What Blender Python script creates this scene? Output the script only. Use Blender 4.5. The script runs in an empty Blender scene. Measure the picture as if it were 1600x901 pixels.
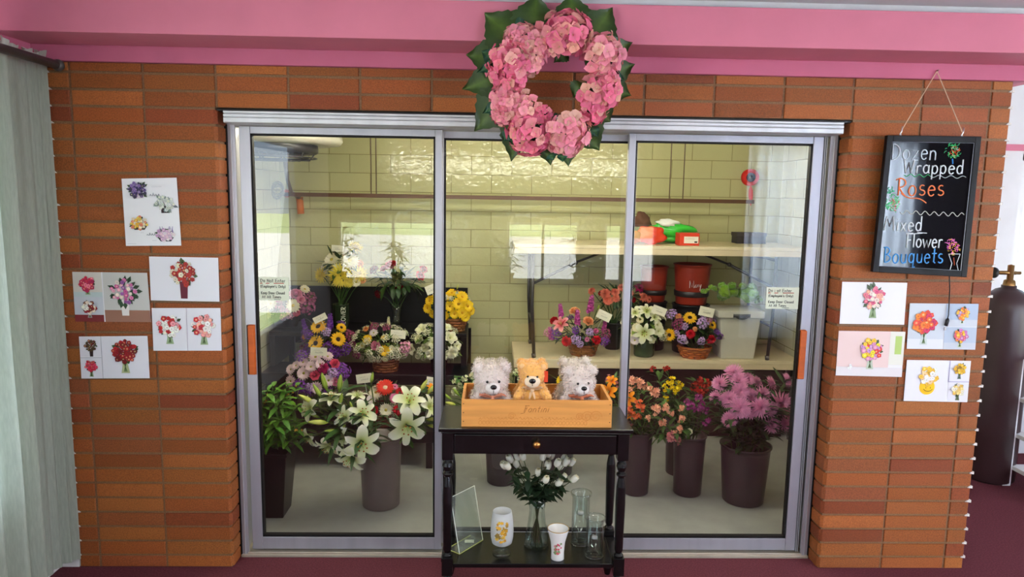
import bpy, math, random
from mathutils import Vector, Matrix, Quaternion
random.seed(11)
S = bpy.context.scene
COL = S.collection
PI = math.pi

# ------------------------------------------------------------------ camera
FPX = 1100.0
YAW, PITCH, ROLL = 0.0273565, 0.1312913, 0.0163212
CAM = Vector((-0.1794, -3.01803, 1.68369))
_f = Vector((math.sin(YAW)*math.cos(PITCH), math.cos(YAW)*math.cos(PITCH), -math.sin(PITCH)))
_r = Vector((math.cos(YAW), -math.sin(YAW), 0))
_u = _r.cross(_f)
RV = math.cos(ROLL)*_r + math.sin(ROLL)*_u
UV = -math.sin(ROLL)*_r + math.cos(ROLL)*_u
cd = bpy.data.cameras.new('camera'); cam = bpy.data.objects.new('camera', cd); COL.objects.link(cam)
cd.sensor_width = 36; cd.lens = FPX*36/1600; cd.clip_start = 0.05
cam.matrix_world = Matrix(((RV.x, UV.x, -_f.x, CAM.x), (RV.y, UV.y, -_f.y, CAM.y), (RV.z, UV.z, -_f.z, CAM.z), (0, 0, 0, 1)))
S.camera = cam
def ray(u, v): return _f*FPX + RV*(u-800) + UV*(450.5-v)
def at(u, v, Y):                       # where the sight line of the photo meets the depth plane Y
    d = ray(u, v); return CAM + d*((Y-CAM.y)/d.y)
def atz(u, v, Z):
    d = ray(u, v); return CAM + d*((Z-CAM.z)/d.z)
def px(n, Y): return n*(Y-CAM.y)/FPX    # pixels -> metres at depth Y

# ------------------------------------------------------------------ exposure, world, light
vs = S.view_settings
S.display_settings.display_device = 'sRGB'
vs.view_transform = 'Standard'; vs.look = 'None'; vs.exposure = 0.0; vs.gamma = 1.0; vs.use_curve_mapping = False
S.cycles.use_denoising = True
S.cycles.max_bounces = 10; S.cycles.transparent_max_bounces = 24; S.cycles.diffuse_bounces = 4
S.cycles.sample_clamp_indirect = 8.0
W = bpy.data.worlds.new('sky'); S.world = W; W.use_nodes = True
bg = W.node_tree.nodes['Background']; bg.inputs[0].default_value = (0.62, 0.8, 1.0, 1); bg.inputs[1].default_value = 4.0
def light(name, kind, loc, energy, color=(1, 1, 1), size=1, sy=None, tgt=None):
    d = bpy.data.lights.new(name, kind); o = bpy.data.objects.new(name, d); COL.objects.link(o)
    o.location = loc; d.energy = energy; d.color = color
    if kind == 'AREA':
        d.shape = 'RECTANGLE'; d.size = size; d.size_y = sy or size
    if tgt is not None:
        o.rotation_euler = (Vector(tgt)-Vector(loc)).to_track_quat('-Z', 'Y').to_euler()
    return o
sun = light('sun', 'SUN', (0, 10, 12), 55, (1, .96, .88), tgt=(0.6, -6, 0)); sun.data.angle = 0.01
# daylight coming in at the room's windows (behind the camera, behind the sheer curtains, right side)
light('daylight_right_window', 'AREA', (5.45, -2.2, 1.35), 66, (.95, .97, 1), 3.2, 1.7, (0, -.4, -.6))
light('daylight_left_window', 'AREA', (-2.3, -2.0, 1.3), 34, (.92, .97, 1), 2.8, 1.5, (0, -1.8, 1.0))
light('daylight_back_window', 'AREA', (3.68, -5.4, 1.3), 620, (.86, .93, 1), 1.6, 2.0, (3.68, 0, -.9))
# unseen ceiling lamps, added as main light for the shop
for lx, ly, en in ((-.8, -2.3, 19), (1.4, -2.3, 32), (3.2, -2.3, 16), (.6, -3.8, 12)):
    light('added_ceiling_lamp', 'AREA', (lx, ly, 2.42), en, (1, .96, .9), 1.2, .3, (lx, ly, 0))

# ------------------------------------------------------------------ helpers
def L1(c): return c/12.92 if c <= .04045 else ((c+.055)/1.055)**2.4
def srgb(r, g, b): return (L1(r/255), L1(g/255), L1(b/255))
def jit(c, a=.12):
    k = 1+random.uniform(-a, a)
    return tuple(max(0, min(1, x*k*(1+random.uniform(-a, a)*.4))) for x in c)
def mix(a, b, t): return tuple(x+(y-x)*t for x, y in zip(a, b))

def material(name, rough=.6, spec=.3, metal=0, noise=0, nscale=40, bump=0, bscale=200, transl=0, sheen=0, stretch=None, coat=0):
    m = bpy.data.materials.new(name); m.use_nodes = True
    nt = m.node_tree; N = nt.nodes; P = N['Principled BSDF']
    a = N.new('ShaderNodeAttribute'); a.attribute_name = 'Col'
    P.inputs['Roughness'].default_value = rough; P.inputs['Metallic'].default_value = metal
    P.inputs['Specular IOR Level'].default_value = spec
    if coat: P.inputs['Coat Weight'].default_value = coat; P.inputs['Coat Roughness'].default_value = .08
    if sheen: P.inputs['Sheen Weight'].default_value = sheen
    out = a.outputs['Color']
    tc = N.new('ShaderNodeTexCoord'); mp = N.new('ShaderNodeMapping')
    nt.links.new(tc.outputs['Object'], mp.inputs['Vector'])
    if stretch: mp.inputs['Scale'].default_value = stretch
    if noise:
        n = N.new('ShaderNodeTexNoise'); n.inputs['Scale'].default_value = nscale; n.inputs['Detail'].default_value = 5
        nt.links.new(mp.outputs[0], n.inputs['Vector'])
        r = N.new('ShaderNodeMapRange'); r.inputs[1].default_value = .3; r.inputs[2].default_value = .7
        r.inputs[3].default_value = 1-noise; r.inputs[4].default_value = 1+noise*.6
        nt.links.new(n.outputs['Fac'], r.inputs[0])
        x = N.new('ShaderNodeVectorMath'); x.operation = 'SCALE'
        nt.links.new(out, x.inputs[0]); nt.links.new(r.outputs[0], x.inputs['Scale'])
        out = x.outputs[0]
    nt.links.new(out, P.inputs['Base Color'])
    if bump:
        n2 = N.new('ShaderNodeTexNoise'); n2.inputs['Scale'].default_value = bscale; n2.inputs['Detail'].default_value = 3
        nt.links.new(mp.outputs[0], n2.inputs['Vector'])
        b = N.new('ShaderNodeBump'); b.inputs['Strength'].default_value = bump; b.inputs['Distance'].default_value = .004
        nt.links.new(n2.outputs['Fac'], b.inputs['Height']); nt.links.new(b.outputs[0], P.inputs['Normal'])
    if transl:
        t = N.new('ShaderNodeBsdfTranslucent'); nt.links.new(out, t.inputs['Color'])
        mx = N.new('ShaderNodeMixShader'); mx.inputs[0].default_value = transl
        nt.links.new(P.outputs[0], mx.inputs[1]); nt.links.new(t.outputs[0], mx.inputs[2])
        nt.links.new(mx.outputs[0], N['Material Output'].inputs['Surface'])
    return m
M = {}
M['matte'] = material('painted', .65, .25, noise=.05, nscale=6)
M['paper'] = material('paper', .5, .35)
M['gloss'] = material('gloss', .18, .5)
M['satin'] = material('satin', .35, .45, noise=.06, nscale=9)
M['brick'] = material('fired_brick', .6, .3, noise=.34, nscale=190, bump=.4, bscale=330)
M['carpet'] = material('carpet', .95, .05, noise=.30, nscale=130, bump=1, bscale=420)
M['petal'] = material('petal', .55, .25, noise=.06, nscale=90, transl=.22)
M['silk'] = material('silk_petal', .6, .2, noise=.05, nscale=60, transl=.15)
M['leaf'] = material('leaf', .42, .4, noise=.14, nscale=50, transl=.14)
M['alu'] = material('brushed_aluminium', .42, .5, metal=.55, noise=.10, nscale=14, stretch=(1, 1, .06))
M['metal'] = material('metal', .28, .5, metal=.9)
M['wood'] = material('pale_wood', .5, .35, noise=.16, nscale=30, stretch=(.12, 1, 1.5))
M['black'] = material('black_lacquer', .25, .5, noise=.05, nscale=10)
M['fabric'] = material('curtain_linen', .9, .1, noise=.10, nscale=160, stretch=(1, 1, .15), transl=.35)
M['plush'] = material('plush', .95, .05, noise=.10, nscale=60, sheen=.6)
M['floor'] = material('concrete_floor', .32, .45, noise=.12, nscale=7)
M['plastic'] = material('plastic', .38, .45, noise=.04, nscale=12)
M['wicker'] = material('wicker', .55, .35, noise=.25, nscale=120)
M['board'] = material('writing_board', .035, .5)
M['frame'] = material('board_frame', .45, .15)
M['chalk'] = material('chalk', .9, .1)
def glassmat(name, tint=(1, 1, 1), k=1.0, rough=0.0, ior=1.45, milky=0):
    m = bpy.data.materials.new(name); m.use_nodes = True
    nt = m.node_tree; N = nt.nodes; N.remove(N['Principled BSDF'])
    T = N.new('ShaderNodeBsdfTransparent'); T.inputs[0].default_value = (*tint, 1)
    G = N.new('ShaderNodeBsdfGlossy'); G.inputs['Roughness'].default_value = rough
    F = N.new('ShaderNodeLayerWeight'); F.inputs[0].default_value = .5          # Schlick reflectance, the same from both sides
    f0 = ((ior-1)/(ior+1))**2*k
    pw = N.new('ShaderNodeMath'); pw.operation = 'POWER'; pw.inputs[1].default_value = 5; nt.links.new(F.outputs['Facing'], pw.inputs[0])
    mu = N.new('ShaderNodeMath'); mu.operation = 'MULTIPLY_ADD'; mu.inputs[1].default_value = 1-f0; mu.inputs[2].default_value = f0; mu.use_clamp = True
    nt.links.new(pw.outputs[0], mu.inputs[0])
    X = N.new('ShaderNodeMixShader'); nt.links.new(mu.outputs[0], X.inputs[0])
    nt.links.new(T.outputs[0], X.inputs[1]); nt.links.new(G.outputs[0], X.inputs[2])
    o = X
    if milky:
        D = N.new('ShaderNodeBsdfDiffuse'); D.inputs[0].default_value = (.9, .9, .9, 1)
        Y = N.new('ShaderNodeMixShader'); Y.inputs[0].default_value = milky
        nt.links.new(X.outputs[0], Y.inputs[1]); nt.links.new(D.outputs[0], Y.inputs[2]); o = Y
    nt.links.new(o.outputs[0], N['Material Output'].inputs['Surface'])
    return m
M['pane'] = glassmat('window_glass', (.985, .99, .985), 2.3)
M['glass'] = glassmat('clear_glassware', (.93, .96, .95), 1.6, .02)
M['acrylic'] = glassmat('acrylic', (.93, .96, .93), 1.3, .01, milky=.04)
M['frost'] = material('frosted_glass', .4, .4, transl=.5)
def emitmat(name, col, s):
    m = bpy.data.materials.new(name); m.use_nodes = True
    P = m.node_tree.nodes['Principled BSDF']; P.inputs['Emission Color'].default_value = (*col, 1); P.inputs['Emission Strength'].default_value = s
    return m
M['tube'] = emitmat('fluorescent_tube', (1, .97, .78), 66)
M['tube_added'] = emitmat('added_overhead_tube', (1, .965, .78), 50)
M['troffer'] = emitmat('ceiling_diffuser', (1, .97, .92), 5)

class MB:
    def __init__(s): s.v = []; s.f = []; s.c = []
    def add(s, V, F, col):
        n = len(s.v); s.v += [tuple(p) for p in V]; s.f += [tuple(i+n for i in q) for q in F]
        if col and isinstance(col[0], (tuple, list)): s.c += list(col)
        else: s.c += [col]*len(V)
    def box(s, x0, x1, y0, y1, z0, z1, col):
        V = [(x, y, z) for x in (x0, x1) for y in (y0, y1) for z in (z0, z1)]
        s.add(V, [(0, 1, 3, 2), (4, 6, 7, 5), (0, 4, 5, 1), (2, 3, 7, 6), (0, 2, 6, 4), (1, 5, 7, 3)], col)
    def hexa(s, P, col):     # 8 points: bottom ring 0-3, top ring 4-7
        s.add(P, [(3, 2, 1, 0), (4, 5, 6, 7), (0, 1, 5, 4), (1, 2, 6, 5), (2, 3, 7, 6), (3, 0, 4, 7)], col)
    def poly_prism(s, pts, z0, z1, col):
        n = len(pts); V = [(x, y, z0) for x, y in pts]+[(x, y, z1) for x, y in pts]
        s.add(V, [tuple(range(n-1, -1, -1)), tuple(range(n, 2*n))]+[(i, (i+1) % n, n+(i+1) % n, n+i) for i in range(n)], col)
    def tube(s, pts, r, col, seg=6, cap=True):
        pts = [Vector(p) for p in pts]; n = len(pts)
        rr = r if isinstance(r, (list, tuple)) else [r]*n
        cc = col if isinstance(col[0], (tuple, list)) else [col]*n
        V = []; C = []; prev = None
        for i, p in enumerate(pts):
            t = (pts[min(i+1, n-1)]-pts[max(i-1, 0)])
            t = t.normalized() if t.length > 1e-9 else Vector((0, 0, 1))
            a = prev-t*prev.dot(t) if prev is not None else (Vector((1, 0, 0)) if abs(t.x) < .8 else Vector((0, 1, 0)))
            a = a-t*a.dot(t); a.normalize(); prev = a; b = t.cross(a)
            for k in range(seg):
                th = 2*PI*k/seg; V.append(p+(a*math.cos(th)+b*math.sin(th))*rr[i]); C.append(cc[i])
        F = [(i*seg+k, i*seg+(k+1) % seg, (i+1)*seg+(k+1) % seg, (i+1)*seg+k) for i in range(n-1) for k in range(seg)]
        if cap: F += [tuple(range(seg-1, -1, -1)), tuple((n-1)*seg+k for k in range(seg))]
        s.add(V, F, C)
    def lathe(s, prof, c, col, seg=24, axis=None, cap0=False, cap1=False):
        c = Vector(c); n = len(prof); V = []; C = []
        q = Vector((0, 0, 1)).rotation_difference(Vector(axis)) if axis is not None else None
        for i, (r, z) in enumerate(prof):
            for k in range(seg):
                p = Vector((r*math.cos(2*PI*k/seg), r*math.sin(2*PI*k/seg), z))
                if q: p = q @ p
                V.append(c+p); C.append(col[i] if isinstance(col[0], (tuple, list)) else col)
        F = [(i*seg+k, i*seg+(k+1) % seg, (i+1)*seg+(k+1) % seg, (i+1)*seg+k) for i in range(n-1) for k in range(seg)]
        if cap0: F.append(tuple(range(seg-1, -1, -1)))
        if cap1: F.append(tuple((n-1)*seg+k for k in range(seg)))
        s.add(V, F, C)
    def ball(s, c, r, col, nu=14, nv=9, rot=None):
        r = r if isinstance(r, (tuple, list)) else (r, r, r); c = Vector(c); V = []; F = []
        for j in range(nv+1):
            ph = PI*j/nv
            for i in range(nu):
                p = Vector((r[0]*math.sin(ph)*math.cos(2*PI*i/nu), r[1]*math.sin(ph)*math.sin(2*PI*i/nu), r[2]*math.cos(ph)))
                if rot: p = rot @ p
                V.append(c+p)
        for j in range(nv):
            for i in range(nu): F.append((j*nu+i, (j+1)*nu+i, (j+1)*nu+(i+1) % nu, j*nu+(i+1) % nu))
        s.add(V, F, col)
    def petal(s, az, r0, z0, Ln, Wd, e0, e1, cup, c0, c1, nl=5, peak=.55, tip=.5, base=.35, twist=0, c=(0, 0, 0), rot=None):
        # strip of petal starting at radius r0, elevation e0 -> e1 (degrees)
        V = []; C = []; F = []
        r, z = r0, z0; ca, sa = math.cos(az), math.sin(az)
        for i in range(nl+1):
            t = i/nl
            if t <= peak: w = base+(1-base)*math.sin(PI/2*t/peak)
            else:
                q = (t-peak)/(1-peak); w = (1-q**(1.6+tip*2))**(.6+.4*(1-tip))
                if i == nl: w = .02
            w *= Wd/2
            e = math.radians(e0+(e1-e0)*t)
            for sx in (-1, 0, 1):
                lift = cup*w*(abs(sx))
                rr = r-math.sin(e)*lift; zz = z+math.cos(e)*lift+twist*sx*w
                V.append((c[0]+rr*ca-sx*w*sa, c[1]+rr*sa+sx*w*ca, c[2]+zz)); C.append(mix(c0, c1, min(1, t*1.15)))
            r += math.cos(e)*Ln/nl; z += math.sin(e)*Ln/nl
        for i in range(nl):
            for k in range(2): a = i*3+k; F.append((a, a+1, a+4, a+3))
        if rot:
            V = [rot @ Vector(p) for p in V]
        s.add(V, F, C)
    def merge(s, o, mat):
        n = len(s.v); s.v += [tuple(mat @ Vector(p)) for p in o.v]; s.f += [tuple(i+n for i in q) for q in o.f]; s.c += o.c
    def leaf(s, p, d, Ln, Wd, col, bend=.4, fold=.25, n=4, col2=None, tip=.4):
        p = Vector(p); d = Vector(d).normalized()
        up = Vector((0, 0, 1)) if abs(d.z) < .95 else Vector((0, -1, 0))
        side = d.cross(up).normalized(); nor = side.cross(d).normalized()
        V = []; C = []; F = []
        q = p.copy(); dd = d.copy()
        for i in range(n+1):
            t = i/n
            w = Wd/2*(math.sin(PI*min(1, t**.75))**.8 if 0 < t < 1 else .03)
            nn = side.cross(dd).normalized()
            for sx in (-1, 0, 1):
                V.append(q+side*sx*w+nn*abs(sx)*w*fold); C.append(mix(col, col2 or col, t))
            dd = (dd-nor*bend/n).normalized(); q = q+dd*Ln/n
        for i in range(n):
            for k in range(2): a = i*3+k; F.append((a, a+1, a+4, a+3))
        s.add(V, F, C)
    def mesh(s, name, mats, smooth=False):
        me = bpy.data.meshes.new(name); me.from_pydata(s.v, [], s.f)
        A = me.attributes.new('Col', 'FLOAT_COLOR', 'POINT')
        buf = []
        for c in s.c: buf += [c[0], c[1], c[2], 1.0]
        A.data.foreach_set('color', buf)
        for m in (mats if isinstance(mats, (list, tuple)) else [mats]): me.materials.append(m)
        if smooth: me.polygons.foreach_set('use_smooth', [True]*len(me.polygons))
        me.update(); return me
    def build(s, name, mat, parent=None, smooth=False, bevel=0, origin=None):
        # vertices are given in world space; origin or the parent's base becomes the local origin
        o0 = Vector(origin) if origin is not None else Vector((0, 0, 0))
        if parent is not None:
            base = wloc(parent); off = base
        else: off = o0
        s.v = [(x-off.x, y-off.y, z-off.z) for x, y, z in s.v]
        o = bpy.data.objects.new(name, s.mesh(name, mat, smooth)); COL.objects.link(o)
        if parent is not None: o.parent = parent
        else: o.location = off
        if bevel:
            b = o.modifiers.new('bevel', 'BEVEL'); b.width = bevel; b.segments = 2; b.limit_method = 'ANGLE'
            b.harden_normals = False
        return o
def wloc(o):
    p = o.location.copy()
    while o.parent is not None: o = o.parent; p += o.location
    return p
def thing(name, label, cat, loc, group=None):
    o = bpy.data.objects.new(name, None); COL.objects.link(o); o.location = loc; o.empty_display_size = .05
    o['label'] = label; o['category'] = cat
    if group: o['group'] = group
    return o
def tag(o, label, cat, group=None):
    o['label'] = label; o['category'] = cat
    if group: o['group'] = group
    return o
def struct(o): o['kind'] = 'structure'; return o

# ------------------------------------------------------------------ the setting
PINK = srgb(208, 120, 142); WHITE = srgb(225, 224, 228)
P_ = 0.296288; H_ = 0.0677; X0 = -6.5*P_
def colx(k): return X0+k*P_
EDGE_L, EDGE_R = -2.02, 2.02
mb = MB(); mb.box(-2.4, 5.4, -5.2, .1, -.06, 0, srgb(104, 54, 62)); mb.box(2.0, 5.4, .1, 1.7, -.06, 0, srgb(104, 54, 62))
struct(mb.build('floor', M['carpet']))
mb = MB(); mb.box(-2.4, 5.4, -5.2, 1.7, 2.44, 2.5, srgb(214, 214, 218)); struct(mb.build('ceiling', M['matte']))

# brick front wall: every brick is a bevelled block in one wall mesh
mb = MB()
OP = 2.0-.0
def brick(x0, x1, z0, z1, corner=0):
    base = random.choice([(152, 84, 36), (146, 78, 32), (140, 74, 32), (158, 90, 40), (148, 80, 35), (132, 62, 30), (144, 76, 40)])
    c = jit(srgb(*base), .13); g = .0052; y = random.uniform(-.0015, .0015); d = .1
    x0 += g; x1 -= g; z0 += g+.0005; z1 -= g+.0005; ch = .004
    if corner == 1:   # right end turns into the opening
        x1 += g-.001; mb.poly_prism([(x0, y), (x1-.012, y), (x1, y+.012), (x1, d), (x0, d)], z0, z1, c)
    elif corner == -1:
        x0 -= g-.001; mb.poly_prism([(x0+.012, y), (x1, y), (x1, d), (x0, d), (x0, y+.012)], z0, z1, c)
    else: mb.poly_prism([(x0+ch/2, y), (x1-ch/2, y), (x1, y+ch/2), (x1, d), (x0, d), (x0, y+ch/2)], z0, z1, c)
for r in range(33):
    z1 = 2.224-r*H_; z0 = max(z1-H_, -.002)
    if z1 < .004: continue
    z1 = min(z1, 2.2) if r == 0 else z1
    left = [(EDGE_L, colx(0), 0), (colx(0), colx(1), 0)]
    right = [(colx(12), colx(13), 0), (colx(13), EDGE_R, 0)]
    if r < 3: mid = [(colx(k), colx(k+1), 0) for k in range(1, 12)]
    else: mid = [(colx(1), colx(2), 1), (colx(11), colx(12), -1)]
    for a, b, k in left+mid+right: brick(a, b, z0, z1, k)
mo = srgb(128, 94, 66)
mb.box(EDGE_L+.004, colx(2)-.008, .006, .2, 0, 2.2, mo); mb.box(colx(11)+.008, EDGE_R-.004, .006, .2, 0, 2.2, mo)
mb.box(colx(2)-.008, colx(11)+.008, .006, .2, 2.224-3*H_+.004, 2.2, mo)
for r in range(1, 33):   # white plaster squeezed into the joints at both ends
    z = 2.224-r*H_
    for xe, sg in ((EDGE_L, 1), (EDGE_R, -1)):
        w = random.uniform(.010, .022)*sg
        mb.hexa([(xe-.004*sg, -.001, z-.0055), (xe+w, .001, z-.004), (xe+w, .012, z-.004), (xe-.004*sg, .012, z-.0055), (xe-.004*sg, -.001, z+.006), (xe+w*.5, .001, z+.004), (xe+w*.5, .012, z+.004), (xe-.004*sg, .012, z+.006)], srgb(232, 226, 222))
struct(mb.build('wall_front', M['brick']))
# pink beam and trim boards
ZT = 2.26
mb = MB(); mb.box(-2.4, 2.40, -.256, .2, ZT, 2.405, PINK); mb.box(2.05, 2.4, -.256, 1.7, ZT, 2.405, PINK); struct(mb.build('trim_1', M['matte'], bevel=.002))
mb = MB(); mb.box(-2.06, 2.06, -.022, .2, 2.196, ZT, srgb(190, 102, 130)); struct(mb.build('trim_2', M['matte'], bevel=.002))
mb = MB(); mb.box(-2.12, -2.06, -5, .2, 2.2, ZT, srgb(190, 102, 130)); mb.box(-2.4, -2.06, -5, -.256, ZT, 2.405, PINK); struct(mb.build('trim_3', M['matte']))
mb = MB(); mb.box(-2.45, 5.4, -.2, .2, 2.405, 2.44, srgb(214, 214, 218)); struct(mb.build('trim_4', M['matte']))
# left wall with a window behind the curtain
mb = MB(); wc = srgb(222, 218, 216)
mb.box(-2.16, -2.1, -.35, .2, 0, 2.44, wc); mb.box(-2.16, -2.1, -5.2, -3.6, 0, 2.44, wc); mb.box(-2.16, -2.1, -3.6, -.35, 0, .5, wc); mb.box(-2.16, -2.1, -3.6, -.35, 2.1, 2.44, wc)
struct(mb.build('wall_left', M['matte']))
mb = MB(); mb.box(-2.1, -2.02, .0, .2, 0, 2.2, wc); struct(mb.build('wall_corner', M['matte']))
# back wall of the shop with the low display windows
mb = MB(); bw = srgb(52, 40, 42); Yb = -5.0
wins = [(-2.0, -.72), (-.02, .85), (1.15, 1.75)]
CURX = (2.75, 4.6)
xs = [-2.16]+[x for w in wins for x in w]+[2.85, 4.5, 5.4]
for i in range(0, len(xs), 2): mb.box(xs[i], xs[i+1], Yb-.1, Yb, 0, 2.44, bw)
for a, b in wins: mb.box(a, b, Yb-.1, Yb, 0, .66, bw); mb.box(a, b, Yb-.1, Yb, 1.37, 2.44, bw)
mb.box(2.85, 4.5, Yb-.1, Yb, 0, .3, bw); mb.box(2.85, 4.5, Yb-.1, Yb, 2.3, 2.44, bw)
struct(mb.build('wall_back', M['matte']))
for i, (a, b) in enumerate(wins+[(2.85, 4.5)]):
    z0, z1 = (.66, 1.37) if i < 3 else (.3, 2.3)
    mb = MB(); fr = srgb(200, 200, 205)
    mb.box(a, b, Yb-.07, Yb-.02, z0, z0+.03, fr); mb.box(a, b, Yb-.07, Yb-.02, z1-.03, z1, fr)
    for x in (a, (a+b)/2-.015, b-.03): mb.box(x, x+.03, Yb-.07, Yb-.02, z0+.03, z1-.03, fr)
    w = struct(mb.build('window_%d' % (i+2), M['alu']))
    mb = MB(); mb.box(a+.02, b-.02, Yb-.048, Yb-.042, z0+.02, z1-.02, (1, 1, 1)); mb.build('pane', M['pane'], w)
# right side: white alcove wall behind the gas tank, with its window
mb = MB(); ya = 1.5
mb.box(2.02, 3.22, ya, ya+.08, 0, 2.44, WHITE); mb.box(3.22, 4.6, ya, ya+.08, 0, 1.0, WHITE); mb.box(3.22, 4.6, ya, ya+.08, 2.0, 2.44, WHITE); mb.box(4.6, 5.4, ya, ya+.08, 0, 2.44, WHITE)
struct(mb.build('wall_alcove', M['matte']))
mb = MB(); mb.box(2.02, 5.4, ya-.015, ya, 2.02, 2.06, PINK); struct(mb.build('trim_5', M['matte']))
mb = MB()
for x in (3.22, 3.9, 4.56): mb.box(x, x+.04, ya, ya+.05, 1.0, 2.0, WHITE)
mb.box(3.22, 4.6, ya, ya+.05, 1.0, 1.04, WHITE); mb.box(3.22, 4.6, ya, ya+.05, 1.96, 2.0, WHITE)
w = struct(mb.build('window_1', M['satin']))
mb = MB(); mb.box(3.24, 4.58, ya+.02, ya+.026, 1.02, 1.98, (1, 1, 1)); mb.build('pane', M['pane'], w)
mb = MB(); mb.box(5.3, 5.36, -5.2, -3.9, 0, 2.44, WHITE); mb.box(5.3, 5.36, -.5, 1.7, 0, 2.44, WHITE); mb.box(5.3, 5.36, -3.9, -.5, 0, .4, WHITE); mb.box(5.3, 5.36, -3.9, -.5, 2.2, 2.44, WHITE)
struct(mb.build('wall_right', M['matte']))
# ground outside
mb = MB(); mb.box(-40, 40, -60, -5.15, -.3, -.25, srgb(166, 186, 132)); struct(mb.build('ground_lawn', M['matte']))
mb = MB(); mb.box(-40, 40, -30, -8, -.25, -.24, srgb(225, 225, 225)); struct(mb.build('ground_street', M['matte']))

# walk-in cooler shell
CL, CR, CB = -1.77, 1.99, 2.3
def tilemat():
    m = bpy.data.materials.new('glazed_tile'); m.use_nodes = True; nt = m.node_tree; N = nt.nodes; P = N['Principled BSDF']
    a = N.new('ShaderNodeAttribute'); a.attribute_name = 'Col'
    tc = N.new('ShaderNodeTexCoord'); sx = N.new('ShaderNodeSeparateXYZ'); ad = N.new('ShaderNodeMath'); cx = N.new('ShaderNodeCombineXYZ')
    nt.links.new(tc.outputs['Object'], sx.inputs[0]); ad.operation = 'ADD'
    nt.links.new(sx.outputs[0], ad.inputs[0]); nt.links.new(sx.outputs[1], ad.inputs[1])
    a2 = N.new('ShaderNodeMath'); a2.operation = 'ADD'; a2.inputs[1].default_value = .066
    nt.links.new(sx.outputs[2], a2.inputs[0])
    nt.links.new(ad.outputs[0], cx.inputs[0]); nt.links.new(a2.outputs[0], cx.inputs[1])
    br = N.new('ShaderNodeTexBrick'); br.inputs['Scale'].default_value = 1; br.inputs['Brick Width'].default_value = .3; br.inputs['Row Height'].default_value = .1355
    br.inputs['Mortar Size'].default_value = .0028; br.inputs['Mortar Smooth'].default_value = .2; br.offset = .5
    br.inputs['Mortar'].default_value = (.30, .27, .13, 1)
    nt.links.new(cx.outputs[0], br.inputs['Vector'])
    nt.links.new(a.outputs['Color'], br.inputs['Color1'])
    sc = N.new('ShaderNodeVectorMath'); sc.operation = 'SCALE'; sc.inputs['Scale'].default_value = .93
    nt.links.new(a.outputs['Color'], sc.inputs[0]); nt.links.new(sc.outputs[0], br.inputs['Color2'])
    nt.links.new(br.outputs['Color'], P.inputs['Base Color'])
    P.inputs['Roughness'].default_value = .09; P.inputs['Specular IOR Level'].default_value = .5
    n = N.new('ShaderNodeTexNoise'); n.inputs['Scale'].default_value = 26; nt.links.new(tc.outputs['Object'], n.inputs['Vector'])
    m1 = N.new('ShaderNodeMath'); m1.operation = 'MULTIPLY_ADD'; m1.inputs[1].default_value = -1.5
    nt.links.new(br.outputs['Fac'], m1.inputs[0]); nt.links.new(n.outputs['Fac'], m1.inputs[2])
    b = N.new('ShaderNodeBump'); b.inputs['Strength'].default_value = .6; b.inputs['Distance'].default_value = .004
    nt.links.new(m1.outputs[0], b.inputs['Height']); nt.links.new(b.outputs[0], P.inputs['Normal'])
    return m
M['tile'] = tilemat()
TC = srgb(192, 189, 142)
mb = MB(); mb.box(CL-.06, CR+.03, CB, CB+.08, 0, 2.36, TC); struct(mb.build('wall_cooler_back', M['tile']))
mb = MB(); mb.box(CL-.06, CL, .2, CB, 0, 2.36, srgb(214, 210, 176)); struct(mb.build('wall_cooler_left', M['tile']))
mb = MB(); mb.box(CR, CR+.03, .2, CB, 0, 2.36, srgb(226, 222, 192)); struct(mb.build('wall_cooler_right', M['tile']))
mb = MB(); mb.box(CL-.06, CR+.03, .1, CB+.08, -.06, 0, srgb(154, 155, 150)); struct(mb.build('floor_cooler', M['floor']))
mb = MB(); mb.box(CL-.06, CR+.03, .2, CB+.08, 2.36, 2.42, srgb(220, 218, 196)); struct(mb.build('ceiling_cooler', M['matte']))
# front wall inside above the header
# fluorescent strip light hung behind the header
t = thing('fluorescent_light', 'long fluorescent strip light hung behind the aluminium door header', 'light', (0, .34, 2.05))
mb = MB(); mb.hexa([(-1.3, .29, 2.0), (1.3, .29, 2.0), (1.3, .39, 2.0), (-1.3, .39, 2.0), (-1.3, .31, 2.05), (1.3, .31, 2.05), (1.3, .37, 2.05), (-1.3, .37, 2.05)], srgb(235, 235, 230)); mb.build('housing', M['satin'], t)
mb = MB(); mb.tube([(-1.22, .34, 1.982), (1.22, .34, 1.982)], .013, (1, 1, 1), 12); mb.build('tube', M['tube'], t, True)
for x in (-.9, .9):
    mb = MB(); mb.tube([(x, .34, 2.05), (x, .34, 2.36)], .004, srgb(90, 90, 90), 6); mb.build('hanger', M['metal'], t)

t = thing('fluorescent_light', 'unseen second fluorescent strip light added on the cooler ceiling, above the door glass', 'light', (0, .95, 2.33))  # overhead lamp out of view, added so tables and shelves throw shade below
mb = MB(); mb.box(-1.3, 1.3, .9, 1.0, 2.325, 2.36, srgb(235, 235, 230)); mb.build('housing', M['satin'], t)
mb = MB(); mb.tube([(-1.22, .95, 2.305), (1.22, .95, 2.305)], .014, (1, 1, 1), 12); mb.build('tube', M['tube_added'], t, True)
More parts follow.
